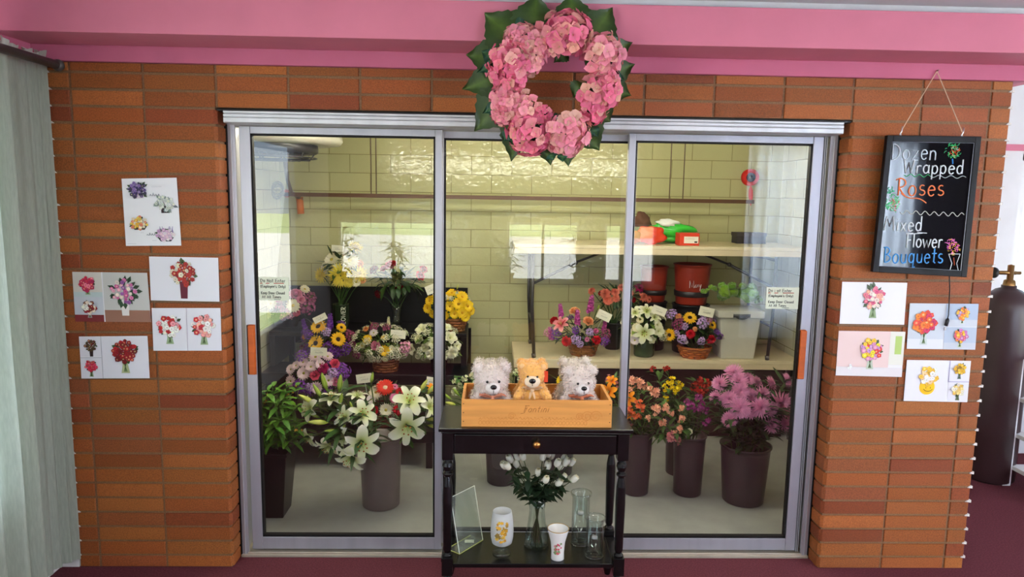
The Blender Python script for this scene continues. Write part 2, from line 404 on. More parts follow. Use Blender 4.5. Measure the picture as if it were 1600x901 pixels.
# aluminium sliding door frame
AL = srgb(182, 180, 188); AL2 = srgb(196, 196, 200); GK = srgb(22, 18, 18)
mb = MB()
prof = [(-.004, 1.963), (-.012, 1.966), (-.012, 1.984), (-.008, 1.986), (-.012, 1.989), (-.012, 1.999), (-.007, 2.001), (-.012, 2.004), (-.012, 2.012), (.09, 2.012), (.09, 1.963)]
n = len(prof); x0, x1 = -1.303, 1.297
mb.add([(x0, y, z) for y, z in prof]+[(x1, y, z) for y, z in prof], [tuple(range(n)), tuple(range(2*n-1, n-1, -1))]+[(i, n+i, n+(i+1) % n, (i+1) % n) for i in range(n)], AL2)
mb.box(-1.325, 1.325, .1, .25, 1.966, 2.02, AL)
for a, b in ((-1.33, -1.298), (1.298, 1.33)):
    mb.box(a, b, .1, .11, 0, 1.97, AL); mb.box(a if a < 0 else b-.008, a+.008 if a < 0 else b, .11, .25, 0, 1.966, AL)
    c = (a+b)/2; mb.box(c-.003, c+.003, .094, .1, 0, 1.963, AL2)
for x in (1.281, 1.289): mb.box(x, x+.003, .115, .24, .02, 1.966, AL2)
mb.box(-1.33, 1.33, .088, .25, 0, .012, srgb(196, 186, 168)); mb.box(-1.3, 1.3, .092, .098, .012, .022, srgb(208, 196, 176)); mb.box(-1.3, 1.3, .15, .156, .012, .022, AL)
mb.box(-1.34, -1.328, .094, .12, 0, 1.965, GK); mb.box(1.33, 1.338, .094, .12, 0, 1.965, GK)
mb.box(-1.333, 1.333, .0, .1, 2.012, 2.021, GK)
struct(mb.build('trim_6', M['alu'], bevel=.001))
def door(name, x0, x1, y0, ws, label=None, handle=None):
    mb = MB(); y1 = y0+.035; wl, wr = ws
    mb.box(x0, x0+wl, y0, y1, .024, 1.962, AL); mb.box(x1-wr, x1, y0, y1, .024, 1.962, AL)
    mb.box(x0+wl+.0005, x1-wr-.0005, y0+.002, y1, 1.932, 1.962, AL); mb.box(x0+wl+.0005, x1-wr-.0005, y0+.002, y1, .024, .082, AL)
    o = struct(mb.build(name, M['alu'], bevel=.0015))
    mb = MB(); a, b = x0+wl, x1-wr; g = .008
    mb.box(a, a+g, y0+.006, y1-.004, .082, 1.932, GK); mb.box(b-g, b, y0+.006, y1-.004, .082, 1.932, GK); mb.box(a, b, y0+.006, y1-.004, .082, .092, GK); mb.box(a, b, y0+.006, y1-.004, 1.924, 1.932, GK)
    mb.build('gasket', M['matte'], o)
    mb = MB(); ym = y0+.018; mb.add([(a, ym, .085), (b, ym, .085), (b, ym, 1.93), (a, ym, 1.93)], [(0, 1, 2, 3)], (1, 1, 1)); mb.build('pane', M['pane'], o)
    if handle:
        hx, z0, z1 = handle; mb = MB()
        mb.hexa([(hx-.014, y0-.022, z0), (hx+.014, y0-.022, z0), (hx+.014, y0-.001, z0-.004), (hx-.014, y0-.001, z0-.004), (hx-.014, y0-.022, z1), (hx+.014, y0-.022, z1), (hx+.014, y0-.001, z1+.004), (hx-.014, y0-.001, z1+.004)], srgb(196, 92, 32))
        h = mb.build('handle', M['wood'], o, bevel=.003)
        h['label'] = 'orange wooden pull handle'
        mb = MB(); mb.box(hx-.022, hx-.014, y0-.012, y0-.0005, z0-.002, z1+.002, srgb(40, 25, 22)); mb.build('handle_plate', M['metal'], o)
    return o
hz = [at(393, v, .1).z for v in (585, 509)]
door('door_1', -1.287, -.409, .12, (.046, .03), handle=(at(393, 548, .1).x, hz[0], hz[1]))
door('door_2', -.425, .462, .18, (.02, .03))
hz = [at(1254, v, .1).z for v in (592, 517)]
door('door_3', .412, 1.278, .12, (.03, .046), handle=(at(1254, 554, .1).x, hz[0], hz[1]))

# ------------------------------------------------------------------ flower heads (+Z faces out, radius about 1)
HEADS = {}
GREEN = srgb(62, 96, 40); DGREEN = srgb(34, 58, 28); LGREEN = srgb(120, 150, 60)
def rad(a): return math.radians(a)
def h_daisy(mb, c, cc, n=15, layers=1, Wd=.34, dome=.26, e=12):
    for l in range(layers):
        for i in range(n):
            mb.petal(2*PI*(i+.5*l)/n+random.uniform(-.05, .05), .12, .02+.06*l, .88*(1-.12*l)*random.uniform(.92, 1.05), Wd, e+18*l+random.uniform(-8, 8), -12+18*l, .25, mix(c, (1, 1, 1), .05), jit(c, .08), 4, .6, .2, .5)
    mb.ball((0, 0, .06), (dome, dome, dome*.55), cc, 10, 6)
def h_sunflower(mb, c, cc):
    h_daisy(mb, c, cc, 18, 2, .26, .36, 10)
    for i in range(70):
        r = .36*math.sqrt(i/70); a = i*2.4; mb.ball((r*math.cos(a), r*math.sin(a), .08+.16*math.sqrt(max(0, 1-(r/.38)**2))), .026, jit(cc, .5), 4, 3)
def h_mum(mb, c, c2, n=95, Wd=.13, open_=1.0):
    for i in range(n):
        t = i/n; a = i*2.39996; el = 84-(104*open_)*t
        Ln = .38+.62*min(1, t*1.5)
        mb.petal(a, .04+.05*t, .18*(1-t), Ln*random.uniform(.93, 1.04), Wd, el, el-34+30*t if t < .6 else el+22, .8, mix(c2, c, .35+.5*t), jit(c, .09), 4, .6, .15, .6)
    mb.ball((0, 0, .12), (.16, .16, .14), mix(c, c2, .6), 8, 5)
def h_lily(mb, c, cc, e0=58, e1=-34, speck=None):
    for k in range(6):
        inner = k % 2
        a = PI*k/3+random.uniform(-.06, .06)
        mb.petal(a, .05, 0, 1.16*random.uniform(.96, 1.05), .62 if inner else .42, e0-5*inner, e1+random.uniform(-10, 10), .35, cc, c, 8, .45, .75, .25)
        if speck:
            mb.petal(a, .08, .035, .8, .17, e0-5*inner, e1*.6, .1, speck, speck, 5, .4, .9, .3)
    for k in range(6):
        a = PI*k/3+.3; p = [(0, 0, .1), (.10*math.cos(a), .10*math.sin(a), .45), (.24*math.cos(a), .24*math.sin(a), .74)]
        mb.tube(p, .013, srgb(200, 215, 130), 4); mb.ball(p[-1], (.05, .05, .025), srgb(176, 104, 38), 6, 4)
    mb.tube([(0, 0, 0), (0, 0, .5), (.05, .02, .86)], .022, srgb(176, 200, 110), 5)
def h_bud(mb, c, c2, w=.19):
    mb.lathe([(.03, 0), (w*.7, .25), (w, .6), (w*.85, 1.0), (w*.42, 1.36), (.01, 1.5)], (0, 0, 0), [c2, c2, c, c, c, c2], 9)
    for k in range(3):
        a = 2*PI*k/3; mb.tube([(w*.74*math.cos(a), w*.74*math.sin(a), .25), (w*1.03*math.cos(a), w*1.03*math.sin(a), .62), (w*.88*math.cos(a), w*.88*math.sin(a), 1.0), (w*.2*math.cos(a), w*.2*math.sin(a), 1.45)], .022, c2, 4)
def h_rose(mb, c, c2):
    mb.lathe([(.02, .1), (.2, .25), (.22, .55), (.13, .66), (.04, .6)], (0, 0, 0), c2, 9)
    for ring, (n, r, el, e1, Ln, w, z) in enumerate(((3, .1, 86, 100, .62, .62, .1), (4, .18, 80, 92, .66, .72, .06), (5, .26, 70, 74, .68, .82, .0), (6, .32, 55, 38, .68, .86, -.06), (6, .34, 32, -4, .66, .86, -.12))):
        for i in range(n):
            mb.petal(2*PI*(i+.37*ring)/n+random.uniform(-.1, .1), r, z, Ln, w, el, e1, .42, mix(c2, c, ring/4), jit(c, .09), 5, .62, .05, .55)
def h_carn(mb, c, c2):
    for i in range(60):
        t = i/60; el = 80-86*t
        mb.petal(i*2.39996, .05, .2*(1-t), (.5+.45*t)*random.uniform(.9, 1.08), .36, el, el-30+random.uniform(-22, 22), .3, mix(c2, c, .7), jit(c, .13), 3, .8, .0, .35, random.uniform(-.5, .5))
def h_alstro(mb, c, c2):          # a cluster of trumpets
    for j in range(6):
        a = 2*PI*j/6+random.uniform(-.3, .3); el = rad(random.uniform(25, 75)) if j else rad(88)
        d = Vector((math.cos(a)*math.cos(el), math.sin(a)*math.cos(el), math.sin(el)))
        q = Vector((0, 0, 1)).rotation_difference(d).to_matrix(); o = d*.38
        cc = jit(c, .16)
        for k in range(6):
            sub = MB(); sub.petal(PI*k/3, .03, 0, .60, .28 if k % 2 else .21, 74, 20+random.uniform(-14, 14), .3, mix(c2, c, .3), mix(cc, c2, .3) if k % 3 == 2 else cc, 4, .62, .25, .3)
            mb.merge(sub, Matrix.Translation(o) @ q.to_4x4())
        mb.tube([(0, 0, -.2), o], .03, GREEN, 4)
def h_stock(mb, c, c2, n=26, Ln=2.6):
    mb.tube([(0, 0, -.4), (0, 0, Ln)], .06, LGREEN, 5)
    for i in range(n):
        t = i/n; a = i*2.4; z = Ln*t**.9; sz = .55*(1-.55*t)
        q = (Matrix.Rotation(a, 3, 'Z') @ Matrix.Rotation(rad(62-30*t), 3, 'Y'))
        sub = MB(); cc = jit(mix(c, c2, max(0, t-.55)), .16)
        for l in range(2):
            for k in range(5): sub.petal(2*PI*(k+.5*l)/5, .03, .05*l, sz*(1-.2*l), sz*.75, 35+20*l, 5, .2, mix(cc, c2, .25), cc, 3, .7, .05, .4)
        mb.merge(sub, Matrix.Translation((.16*math.cos(a), .16*math.sin(a), z)) @ q.to_4x4())
def h_cluster(mb, c, c2, n=22, fl=.24, pet=5):     # loose spray of little blossoms
    for i in range(n):
        a = i*2.4; el = rad(90-78*math.sqrt((i+.3)/n)); R = random.uniform(.7, 1.05)
        d = Vector((math.cos(a)*math.cos(el), math.sin(a)*math.cos(el), math.sin(el)))
        o = d*R; q = Vector((0, 0, 1)).rotation_difference((d+Vector((0, 0, .4))).normalized()).to_matrix()
        sub = MB(); cc = jit(c, .14); s_ = fl*random.uniform(.8, 1.2)
        for k in range(pet): sub.petal(2*PI*k/pet, .01, 0, s_, s_*.85, 25, 0, .2, c2, cc, 2, .65, .05, .5)
        sub.ball((0, 0, s_*.1), s_*.2, c2, 5, 3)
        mb.merge(sub, Matrix.Translation(o) @ q.to_4x4())
        mb.tube([(0, 0, -.35), o*.5, o], .018, LGREEN, 3, False)
def h_hydrangea(mb, c, c2):
    for i in range(62):
        t = (i+.5)/62; z = 1-1.25*t; rr = math.sqrt(max(0, 1-z*z)); a = i*2.39996
        d = Vector((rr*math.cos(a), rr*math.sin(a), z)); o = d*random.uniform(.70, .95)
        q = Vector((0, 0, 1)).rotation_difference((d+Vector((random.uniform(-.5, .5), random.uniform(-.5, .5), random.uniform(-.3, .3)))).normalized()).to_matrix() @ Matrix.Rotation(random.uniform(0, 6), 3, 'Z')
        cc = jit(mix(c, c2, random.choice((0, 0, .1, .25, .5))), .13); sub = MB(); s_ = random.uniform(.27, .36)
        for k in range(4): sub.petal(PI*k/2, .0, 0, s_, s_*1.0, 34+random.uniform(-12, 12), -4+random.uniform(-26, 16), .3, mix(mix(cc, (.35, .02, .08), .35), c2, .15), cc, 3, .62, .12, .4)
        sub.ball((0, 0, .02), .03, c2, 5, 3)
        mb.merge(sub, Matrix.Translation(o) @ q.to_4x4())
    mb.ball((0, 0, 0), .62, DGREEN, 10, 7)
def h_rosebud(mb, c, c2):
    mb.lathe([(.10, -.2), (.34, .05), (.42, .4), (.38, .8), (.24, .98), (.10, .92)], (0, 0, 0), [LGREEN, c, c, c, c2, c2], 10)
    for i in range(5): mb.petal(2*PI*i/5, .24, .02, 1.02, .56, 80, 96+random.uniform(-6, 14), .4, mix(c, LGREEN, .2), jit(c, .06), 5, .62, .2, .6)
    for i in range(5): mb.petal(2*PI*i/5+.5, .1, -.18, .62, .2, 48, 92, .2, GREEN, DGREEN, 3, .4, .7, .5)
def h_ruffle(mb, c, c2):          # gladiolus-like open white bloom
    for l in range(2):
        for i in range(5): mb.petal(2*PI*(i+.5*l)/5, .06, .05*l, .95-.2*l, .75, 42+18*l, -12, .3, c2, jit(c, .05), 5, .6, .1, .45, random.uniform(-.2, .2))
    mb.ball((0, 0, .2), .12, c2, 7, 5)
FN = dict(daisy=h_daisy, sunflower=h_sunflower, mum=h_mum, lily=h_lily, bud=h_bud, rose=h_rose, carnation=h_carn, alstro=h_alstro, stock=h_stock, cluster=h_cluster, hydrangea=h_hydrangea, rosebud=h_rosebud, bloom=h_ruffle)
def head_mesh(kind, c, c2, var=0, mat='petal', **kw):
    key = (kind, c, c2, var, mat, tuple(sorted(kw.items())))
    if key not in HEADS:
        mb = MB(); FN[kind](mb, srgb(*c), srgb(*c2), **kw); HEADS[key] = mb.mesh(kind, M[mat], True)
    return HEADS[key]
def aim(d, roll=0):
    return (Vector((0, 0, 1)).rotation_difference(Vector(d).normalized()) @ Quaternion((0, 0, 1), roll))
def put(root, name, me, p, d, s, roll=None):
    o = bpy.data.objects.new(name, me); COL.objects.link(o)
    base = wloc(root) if root else Vector((0, 0, 0))
    if root: o.parent = root
    o.location = Vector(p)-base; o.rotation_mode = 'QUATERNION'; o.rotation_quaternion = aim(d, random.uniform(0, 6) if roll is None else roll); o.scale = (s, s, s)
    return o
# palette of heads: name, kind, colours
PAL = {
 'sunflower': ('sunflower', (252, 198, 24), (46, 26, 14), {}),
 'ymum': ('mum', (246, 226, 92), (222, 200, 70), {}), 'wmum': ('daisy', (246, 240, 214), (214, 198, 92), dict(n=22, layers=2, Wd=.24)),
 'ydaisy': ('daisy', (250, 210, 26), (226, 166, 20), dict(n=14, layers=2)), 'wdaisy': ('daisy', (244, 232, 232), (190, 180, 70), dict(n=17, layers=2, Wd=.26, dome=.2)),
 'pdaisy': ('daisy', (238, 212, 222), (170, 165, 70), dict(n=17, layers=2, Wd=.26, dome=.2)), 'cdaisy': ('daisy', (246, 238, 200), (214, 184, 60), dict(n=16, layers=2)),
 'pkrose': ('rose', (226, 92, 122), (200, 60, 96), {}), 'ltrose': ('rose', (232, 150, 176), (214, 110, 146), {}), 'redrose': ('rose', (190, 20, 30), (140, 8, 18), {}), 'darkrose': ('rose', (120, 14, 34), (84, 6, 20), {}),
 'peachrose': ('rose', (246, 180, 128), (236, 150, 92), {}), 'whiterose': ('rose', (240, 236, 200), (222, 220, 160), {}), 'whitebloom': ('bloom', (242, 240, 212), (226, 226, 160), {}),
 'magcarn': ('carnation', (172, 26, 92), (130, 16, 70), {}), 'coralcarn': ('carnation', (250, 150, 124), (236, 112, 92), {}), 'redcarn': ('carnation', (206, 22, 40), (150, 10, 26), {}), 'pkcarn': ('carnation', (232, 120, 170), (210, 80, 140), {}), 'whitecarn': ('carnation', (244, 240, 214), (226, 222, 170), {}), 'orcarn': ('carnation', (240, 170, 110), (226, 140, 80), {}),
 'purple': ('cluster', (104, 44, 148), (150, 90, 180), dict(n=34, fl=.22)), 'lav': ('cluster', (176, 140, 206), (214, 190, 224), dict(n=22, fl=.3)), 'breath': ('cluster', (246, 244, 226), (226, 222, 170), dict(n=26, fl=.22)), 'pinkcl': ('cluster', (222, 130, 170), (240, 190, 200), dict(n=20, fl=.3)), 'plumcl': ('cluster', (124, 44, 86), (170, 90, 120), dict(n=22, fl=.3)),
 'wlily': ('lily', (246, 244, 224), (206, 220, 110), {}), 'starlily': ('lily', (238, 160, 160), (214, 60, 80), dict(speck=srgb(206, 40, 60))), 'orlily': ('lily', (250, 160, 26), (240, 120, 10), {}),
 'gbud': ('bud', (178, 200, 84), (126, 160, 52), {}), 'ybud': ('bud', (222, 224, 120), (180, 196, 70), {}),
 'magstock': ('stock', (204, 84, 168), (226, 140, 190), {}), 'purstock': ('stock', (120, 56, 160), (150, 90, 180), {}), 'whstock': ('stock', (240, 236, 200), (206, 214, 130), {}),
 'rgerb': ('daisy', (226, 52, 28), (240, 210, 180), dict(n=24, layers=2, Wd=.2, dome=.3)), 'pkgerb': ('daisy', (226, 130, 170), (90, 50, 60), dict(n=22, layers=2, Wd=.2)),
 'a_peach': ('alstro', (244, 168, 140), (250, 214, 176), {}), 'a_yellow': ('alstro', (248, 218, 20), (238, 190, 10), {}), 'a_red': ('alstro', (170, 32, 30), (200, 80, 40), {}), 'a_purple': ('alstro', (150, 44, 122), (206, 120, 170), {}), 'a_orange': ('alstro', (236, 96, 62), (246, 170, 90), {}), 'a_white': ('alstro', (240, 238, 206), (212, 220, 140), {}), 'a_pink': ('alstro', (200, 110, 120), (226, 170, 150), {}), 'a_dred': ('alstro', (140, 30, 34), (180, 60, 50), {}),
 'pmum': ('mum', (250, 178, 216), (190, 76, 140), dict(n=105, Wd=.15)),  # dark petal bases, pale tips: depth shade between petals put into the colour
}
PNAME = {'sunflower': 'sunflower', 'ymum': 'chrysanthemum', 'wmum': 'chrysanthemum', 'purple': 'statice', 'lav': 'statice', 'breath': 'baby_breath', 'gbud': 'lily_bud', 'ybud': 'lily_bud', 'pmum': 'chrysanthemum', 'rgerb': 'gerbera', 'pkgerb': 'gerbera', 'pinkcl': 'waxflower', 'plumcl': 'waxflower', 'whitebloom': 'blossom'}
def pname(k):
    if k in PNAME: return PNAME[k]
    if k.startswith('a_'): return 'alstroemeria'
    for w in ('daisy', 'rose', 'carnation', 'lily', 'stock'):
        if w[:4] in k: return w
    return 'flower'
def head(root, k, p, d, s):
    kind, c, c2, kw = PAL[k]
    return put(root, pname(k), head_mesh(kind, c, c2, random.randint(0, 1), **kw), p, d, s)

# ------------------------------------------------------------------ containers
def basket(root, c, r0, r1, h, col, handle=None, name='basket'):
    mb = MB(); rows = max(5, int(h/.016)); seg = 40
    for j in range(rows):
        t = j/(rows-1); R = r0+(r1-r0)*t; z = c[2]+.008+t*(h-.012); V = []
        pts = []
        for k in range(seg+1):
            a = 2*PI*k/seg; rr = R+.0045*(1 if (k//2+j) % 2 else -1)
            pts.append((c[0]+rr*math.cos(a), c[1]+rr*math.sin(a), z))
        mb.tube(pts, h/rows*.56, jit(col, .2), 5, False)
    for k in range(14):
        a = 2*PI*k/14; mb.tube([(c[0]+r0*math.cos(a), c[1]+r0*math.sin(a), c[2]+.002), (c[0]+r1*math.cos(a), c[1]+r1*math.sin(a), c[2]+h)], .005, jit(mix(col, (0, 0, 0), .3), .1), 4)
    pts = [(c[0]+r1*math.cos(2*PI*k/30), c[1]+r1*math.sin(2*PI*k/30), c[2]+h) for k in range(31)]
    mb.tube(pts, .008, jit(col, .1), 6, False)
    mb.lathe([(.001, c[2]+.004), (r0, c[2]+.004)], (c[0], c[1], 0), mix(col, (0, 0, 0), .4), 20)
    mb.lathe([(.001, c[2]+h*.75), (r1*.96, c[2]+h*.75)], (c[0], c[1], 0), DGREEN, 20)
    o = mb.build(name, M['wicker'], root, True)
    if handle:
        mb = MB(); pts = []
        for k in range(17):
            a = PI*k/16; pts.append((c[0]+r1*math.cos(a), c[1], c[2]+h*.8+handle*math.sin(a)))
        mb.tube(pts, .006, col, 6); mb.tube([(x, y-.004*math.sin(i*1.7), z+.004*math.cos(i*1.7)) for i, (x, y, z) in enumerate(pts)], .004, mix(col, (0, 0, 0), .3), 5)
        mb.build('handle', M['wicker'], root, True)
def bucket_mesh(c, r0, r1, h, col, rim=True, seg=36):
    mb = MB(); wl = .004
    prof = [(.001, 0), (r0-.006, 0), (r0, .006), (r0+(r1-r0)*.9, h*.9), (r1, h-.01), (r1+.006 if rim else r1, h-.008), (r1+.006 if rim else r1, h), (r1-wl, h), (r0-wl+.002, .012), (.001, .012)]
    mb.lathe(prof, c, col, seg); return mb
def bucket(c, r0, r1, h, col, label, name='flower_bucket'):
    o = bucket_mesh(c, r0, r1, h, col).build(name, M['plastic'], smooth=True, origin=c)
    return tag(o, label, 'bucket')
def vase_mesh(c, prof, col, seg=24):
    mb = MB(); mb.lathe([(r, z) for r, z in prof], c, col, seg); return mb

def scribble(mb, o, ux, uy, n, w, hgt, th, col):
    # short illegible pen strokes
    o = Vector(o); pts = []
    for i in range(n):
        x = w*(i+.2)/n; a = random.uniform(.3, 1)*hgt
        pts += [o+ux*x, o+ux*(x+w/n*.3)+uy*a, o+ux*(x+w/n*.55)+uy*a*.2]
    mb.tube(pts, th, col, 3)
def price_card(u, v, Y, wpx, hpx, tilt, label, lean=.0):
    p = at(u, v, Y); w, h = px(wpx, Y), px(hpx, Y)
    t = thing('price_card', label, 'price card', p); rp = .22 if v > 590 and u > 640 else .07
    q = Matrix.Rotation(rad(tilt), 3, 'Y'); ux = q @ Vector((1, 0, 0)); uz = q @ Vector((0, 0, 1)); n = ux.cross(uz)
    mb = MB(); P = [p-ux*w/2-uz*h/2, p+ux*w/2-uz*h/2, p+ux*w/2+uz*h/2, p-ux*w/2+uz*h/2]; b = Vector((0, .0012, 0))
    mb.hexa([P[0], P[1], P[1]+b, P[0]+b, P[3], P[2], P[2]+b, P[3]+b], srgb(240, 236, 214)); mb.build('card', M['paper'], t)
    mb = MB(); f = Vector((0, -.0006, 0))
    scribble(mb, p-ux*w*.22-uz*h*.18+f, ux, uz, 5, w*.5, h*.22, .0007, srgb(60, 58, 60)); mb.build('writing', M['paper'], t)
    mb = MB(); mb.tube([p-ux*w*.3+uz*h*.15+f, p+ux*w*.1+uz*h*.16+f], .0005, srgb(130, 128, 124), 3); mb.build('printed_line', M['paper'], t)
    mb = MB(); mb.tube([p-uz*h*.5+Vector((0, .003, 0)), p-uz*(h*.5+rp)+Vector((0, .012, 0))], .0018, srgb(210, 226, 210), 5); mb.build('pick', M['plastic'], t)
    return t

def arrangement(name, label, base, container, top, fl, center, leaves=(40, .1, GREEN, DGREEN), fill=(), face=.55):
    """fl: (palette, u, v, Y, radius px) main blooms where the photo shows them; fill: (palette, count, radius m) round the mass;
    center/radii: (u, v, Y, rx, rz px) of the whole mass; top: height of the container mouth."""
    root = thing(name, label, 'flower arrangement', base)
    container(root, base)
    cu, cv, cY, rx, rz = center
    cc = at(cu, cv, cY); RX = px(rx, cY); RZ = px(rz, cY)
    mouth = Vector((base[0], base[1], top))
    pos = []
    for k, u, v, Y, r in fl:
        p = at(u, v, Y); d = (p-cc); d = Vector((d.x/RX, d.y/RX, d.z/RZ))
        d = d*.8+Vector((0, -face, .28)); d = Vector((d.x*.25, -.15, 1)) if 'stock' in k else d; pos.append((k, p, d, px(r, Y)))
    for k, n, r in fill:
        for i in range(n):
            for _ in range(30):
                a = random.uniform(0, 2*PI); zz = random.uniform(-.75, 1); rr = math.sqrt(max(0, 1-zz*zz))
                d = Vector((rr*math.cos(a), rr*math.sin(a), zz)); p = cc+Vector((d.x*RX, d.y*RX*.8, d.z*RZ))*.9
                if p.y < cc.y+RX*.35 and p.z > base[2]+.03 and all((p-q[1]).length > (r+q[3])*.62 for q in pos): break
            pos.append((k, p, d+Vector((0, -.35, .25)), r))
    mb = MB()
    for k, p, d, s in pos:
        head(root, k, p, d, s)
        e = p-d.normalized()*s*.12; m = mouth+Vector((random.uniform(-.02, .02), random.uniform(-.02, .02), -.02))
        mb.tube([m, (m+e)/2+Vector((0, 0, .015)), e], .0028, GREEN, 4, False)
    n, Ln, c1, c2 = leaves; n = int(n*1.4)
    for i in range(n):
        a = random.uniform(0, 2*PI); zz = random.uniform(-.7, .85); rr = math.sqrt(1-zz*zz)
        d = Vector((rr*math.cos(a), rr*math.sin(a), zz)); p = cc+Vector((d.x*RX, d.y*RX*.8, d.z*RZ))*random.uniform(.3, .75)
        if p.z < mouth.z-.01: p.z = mouth.z+random.uniform(0, .03)
        mb.leaf(p, d+Vector((random.uniform(-.4, .4), random.uniform(-.4, .2), random.uniform(-.5, .3))), Ln*random.uniform(.6, 1.2), Ln*random.uniform(.22, .42), jit(mix(c1, c2, random.random()), .15), random.uniform(-.2, 1.0))
    mb.build('foliage', M['leaf'], root, True)
    return root

# ------------------------------------------------------------------ cooler furniture
BK = srgb(13, 11, 12)
t = thing('display_stand', 'black three-step wooden display stand on the left in the cooler', 'display stand', (-1.05, 1.7, 0))
for x0, x1, y0, y1, z1 in ((-1.72, -.52, 1.15, 1.63, .24), (-1.74, -.315, 1.65, 2.0, .468), (-1.74, -.36, 1.86, 2.27, .715)):
    mb = MB(); mb.box(x0, x1, y0, y1, z1-.07 if z1 < .7 else z1-.03, z1, BK); mb.build('shelf', M['satin'], t, bevel=.003)
mb = MB(); mb.box(-1.74, -.37, 2.272, 2.292, .55, .985, BK); mb.build('back_panel', M['satin'], t)
for x0, x1 in ((-.40, -.36), (-1.74, -1.70)):
    mb = MB(); mb.box(x0, x1, 1.865, 2.265, .470, .684, BK); mb.build('side_panel', M['satin'], t)
for x, y, z in ((-.36, 1.68, .397), (-1.69, 1.68, .397), (-.36, 2.24, .684), (-1.69, 2.24, .684), (-.56, 1.19, .169), (-1.69, 1.19, .169), (-.56, 1.59, .169), (-1.69, 1.59, .169)):
    mb = MB(); mb.box(x-.02, x+.02, y-.02, y+.02, 0, z, BK); mb.build('leg', M['satin'], t)

def folding_table(label, x0, x1, y0, y1, ztop, zfloor, splay, inset=.13, brace=True):
    t = thing('folding_table', label, 'table', ((x0+x1)/2, (y0+y1)/2, zfloor))
    mb = MB(); mb.box(x0, x1, y0, y1, ztop-.022, ztop, srgb(226, 212, 176)); mb.box(x0, x1, y0, y0+.014, ztop-.062, ztop-.0225, srgb(220, 204, 168))
    mb.box(x0, x1, y1-.014, y1, ztop-.062, ztop-.0225, srgb(220, 204, 168)); mb.box(x0, x0+.014, y0+.0145, y1-.0145, ztop-.062, ztop-.0225, srgb(220, 204, 168)); mb.box(x1-.014, x1, y0+.0145, y1-.0145, ztop-.062, ztop-.0225, srgb(220, 204, 168))
    mb.build('tabletop', M['plastic'], t, bevel=.003)
    dk = srgb(46, 42, 42)
    for sx, xa in ((1, x0+inset), (-1, x1-inset-(.06 if brace else .0))):
        for y in (y0+.05, y1-.06):
            mb = MB(); mb.tube([(xa, y, ztop-.03), (xa, y, zfloor+(ztop-zfloor)*.45), (xa+sx*splay, y, zfloor+.012)], .012, dk, 8); mb.tube([(xa+sx*splay-.004, y, zfloor+.03), (xa+sx*splay, y, zfloor+.001)], .015, srgb(70, 70, 70), 8); mb.build('leg', M['satin'], t, True)
        mb = MB(); mb.tube([(xa, y0+.05, ztop-.09), (xa, y1-.06, ztop-.09)], .01, dk, 8); mb.build('crossbar', M['satin'], t, True)
        mb = MB(); mb.tube([(xa+sx*splay*.3, y0+.05, zfloor+(ztop-zfloor)*.3), (xa+sx*splay*.3, y1-.06, zfloor+(ztop-zfloor)*.3)], .008, dk, 8); mb.build('crossbar', M['satin'], t, True)
        if not brace: continue
        mb = MB(); q = [(xa, y0+.1, ztop-.28), (xa+sx*.30, y0+.12, ztop-.13), (xa+sx*.55, y0+.14, ztop-.035)]
        mb.tube(q[:2], .010, dk, 8); mb.tube([(a[0], a[1]+.012, a[2]) for a in q[1:]], .008, dk, 8); mb.ball(q[1], .016, dk, 8, 6); mb.build('brace', M['satin'], t, True)
    return t
ZL = .575
folding_table('low beige folding table in the cooler with flower baskets on it', -.03, 1.97, 1.7, 2.28, ZL, 0, -.005, .04, False)
t = thing('cabinet', 'dark brown low cabinet filling the space under the low beige table', 'cabinet', (.97, 2.0, 0))
mb = MB(); mb.box(.05, 1.9, 1.80, 2.19, 0, .505, srgb(44, 28, 24)); mb.build('body', M['satin'], t, bevel=.003)
for k in range(4):
    mb = MB(); mb.box(.06+.46*k, .06+.455*(k+1), 1.785, 1.7995, .03, .49, srgb(48, 30, 26)); d_ = mb.build('door', M['satin'], t, bevel=.003)
    mb = MB(); mb.ball((.06+.46*k+(.42 if k % 2 == 0 else .035), 1.778, .4), .009, srgb(90, 70, 50), 10, 6); mb.build('knob', M['metal'], d_, True)
folding_table('beige folding table standing on top of the low table, floral supplies on it', -.04, 1.95, 1.69, 2.27, 1.362, ZL, .02)

# evaporator unit, hanging rail, conduit
t = thing('evaporator_fan', 'white cooling unit with black fan ring under the cooler ceiling', 'cooling unit', (-1.43, 1.3, 1.95))
mb = MB(); mb.lathe([(.01, 1.955), (.26, 1.957), (.32, 1.965), (.335, 1.985), (.33, 2.02), (.01, 2.03)], (-1.43, 1.3, 0), srgb(228, 224, 204), 40); mb.build('drip_pan', M['plastic'], t, True)
mb = MB(); mb.box(-1.75, -1.06, 1.05, 1.6, 2.035, 2.355, srgb(214, 208, 186))
for k in range(9): mb.box(-1.22+.03*k*.5, -1.213+.03*k*.5, 1.042, 1.05, 2.05, 2.33, srgb(150, 146, 130))
mb.build('housing', M['satin'], t)
mb = MB(); mb.lathe([(.22, 1.915), (.25, 1.905), (.262, 1.915), (.262, 1.952), (.22, 1.952)], (-1.48, 1.2, 0), srgb(34, 32, 34), 40)
for k in range(5):
    R = .06+.048*k; mb.tube([(-1.48+R*math.cos(2*PI*i/28), 1.2+R*math.sin(2*PI*i/28), 1.868+.012*(k//3)) for i in range(29)], .004, srgb(44, 42, 44), 5, False)
for k in range(6):
    a = PI*k/6; mb.tube([(-1.48-.25*math.cos(a), 1.2-.25*math.sin(a), 1.91), (-1.48-.22*math.cos(a), 1.2-.22*math.sin(a), 1.87), (-1.48+.22*math.cos(a), 1.2+.22*math.sin(a), 1.87), (-1.48+.25*math.cos(a), 1.2+.25*math.sin(a), 1.91)], .004, srgb(44, 42, 44), 5)
mb.build('fan_guard', M['satin'], t, True)
mb = MB()
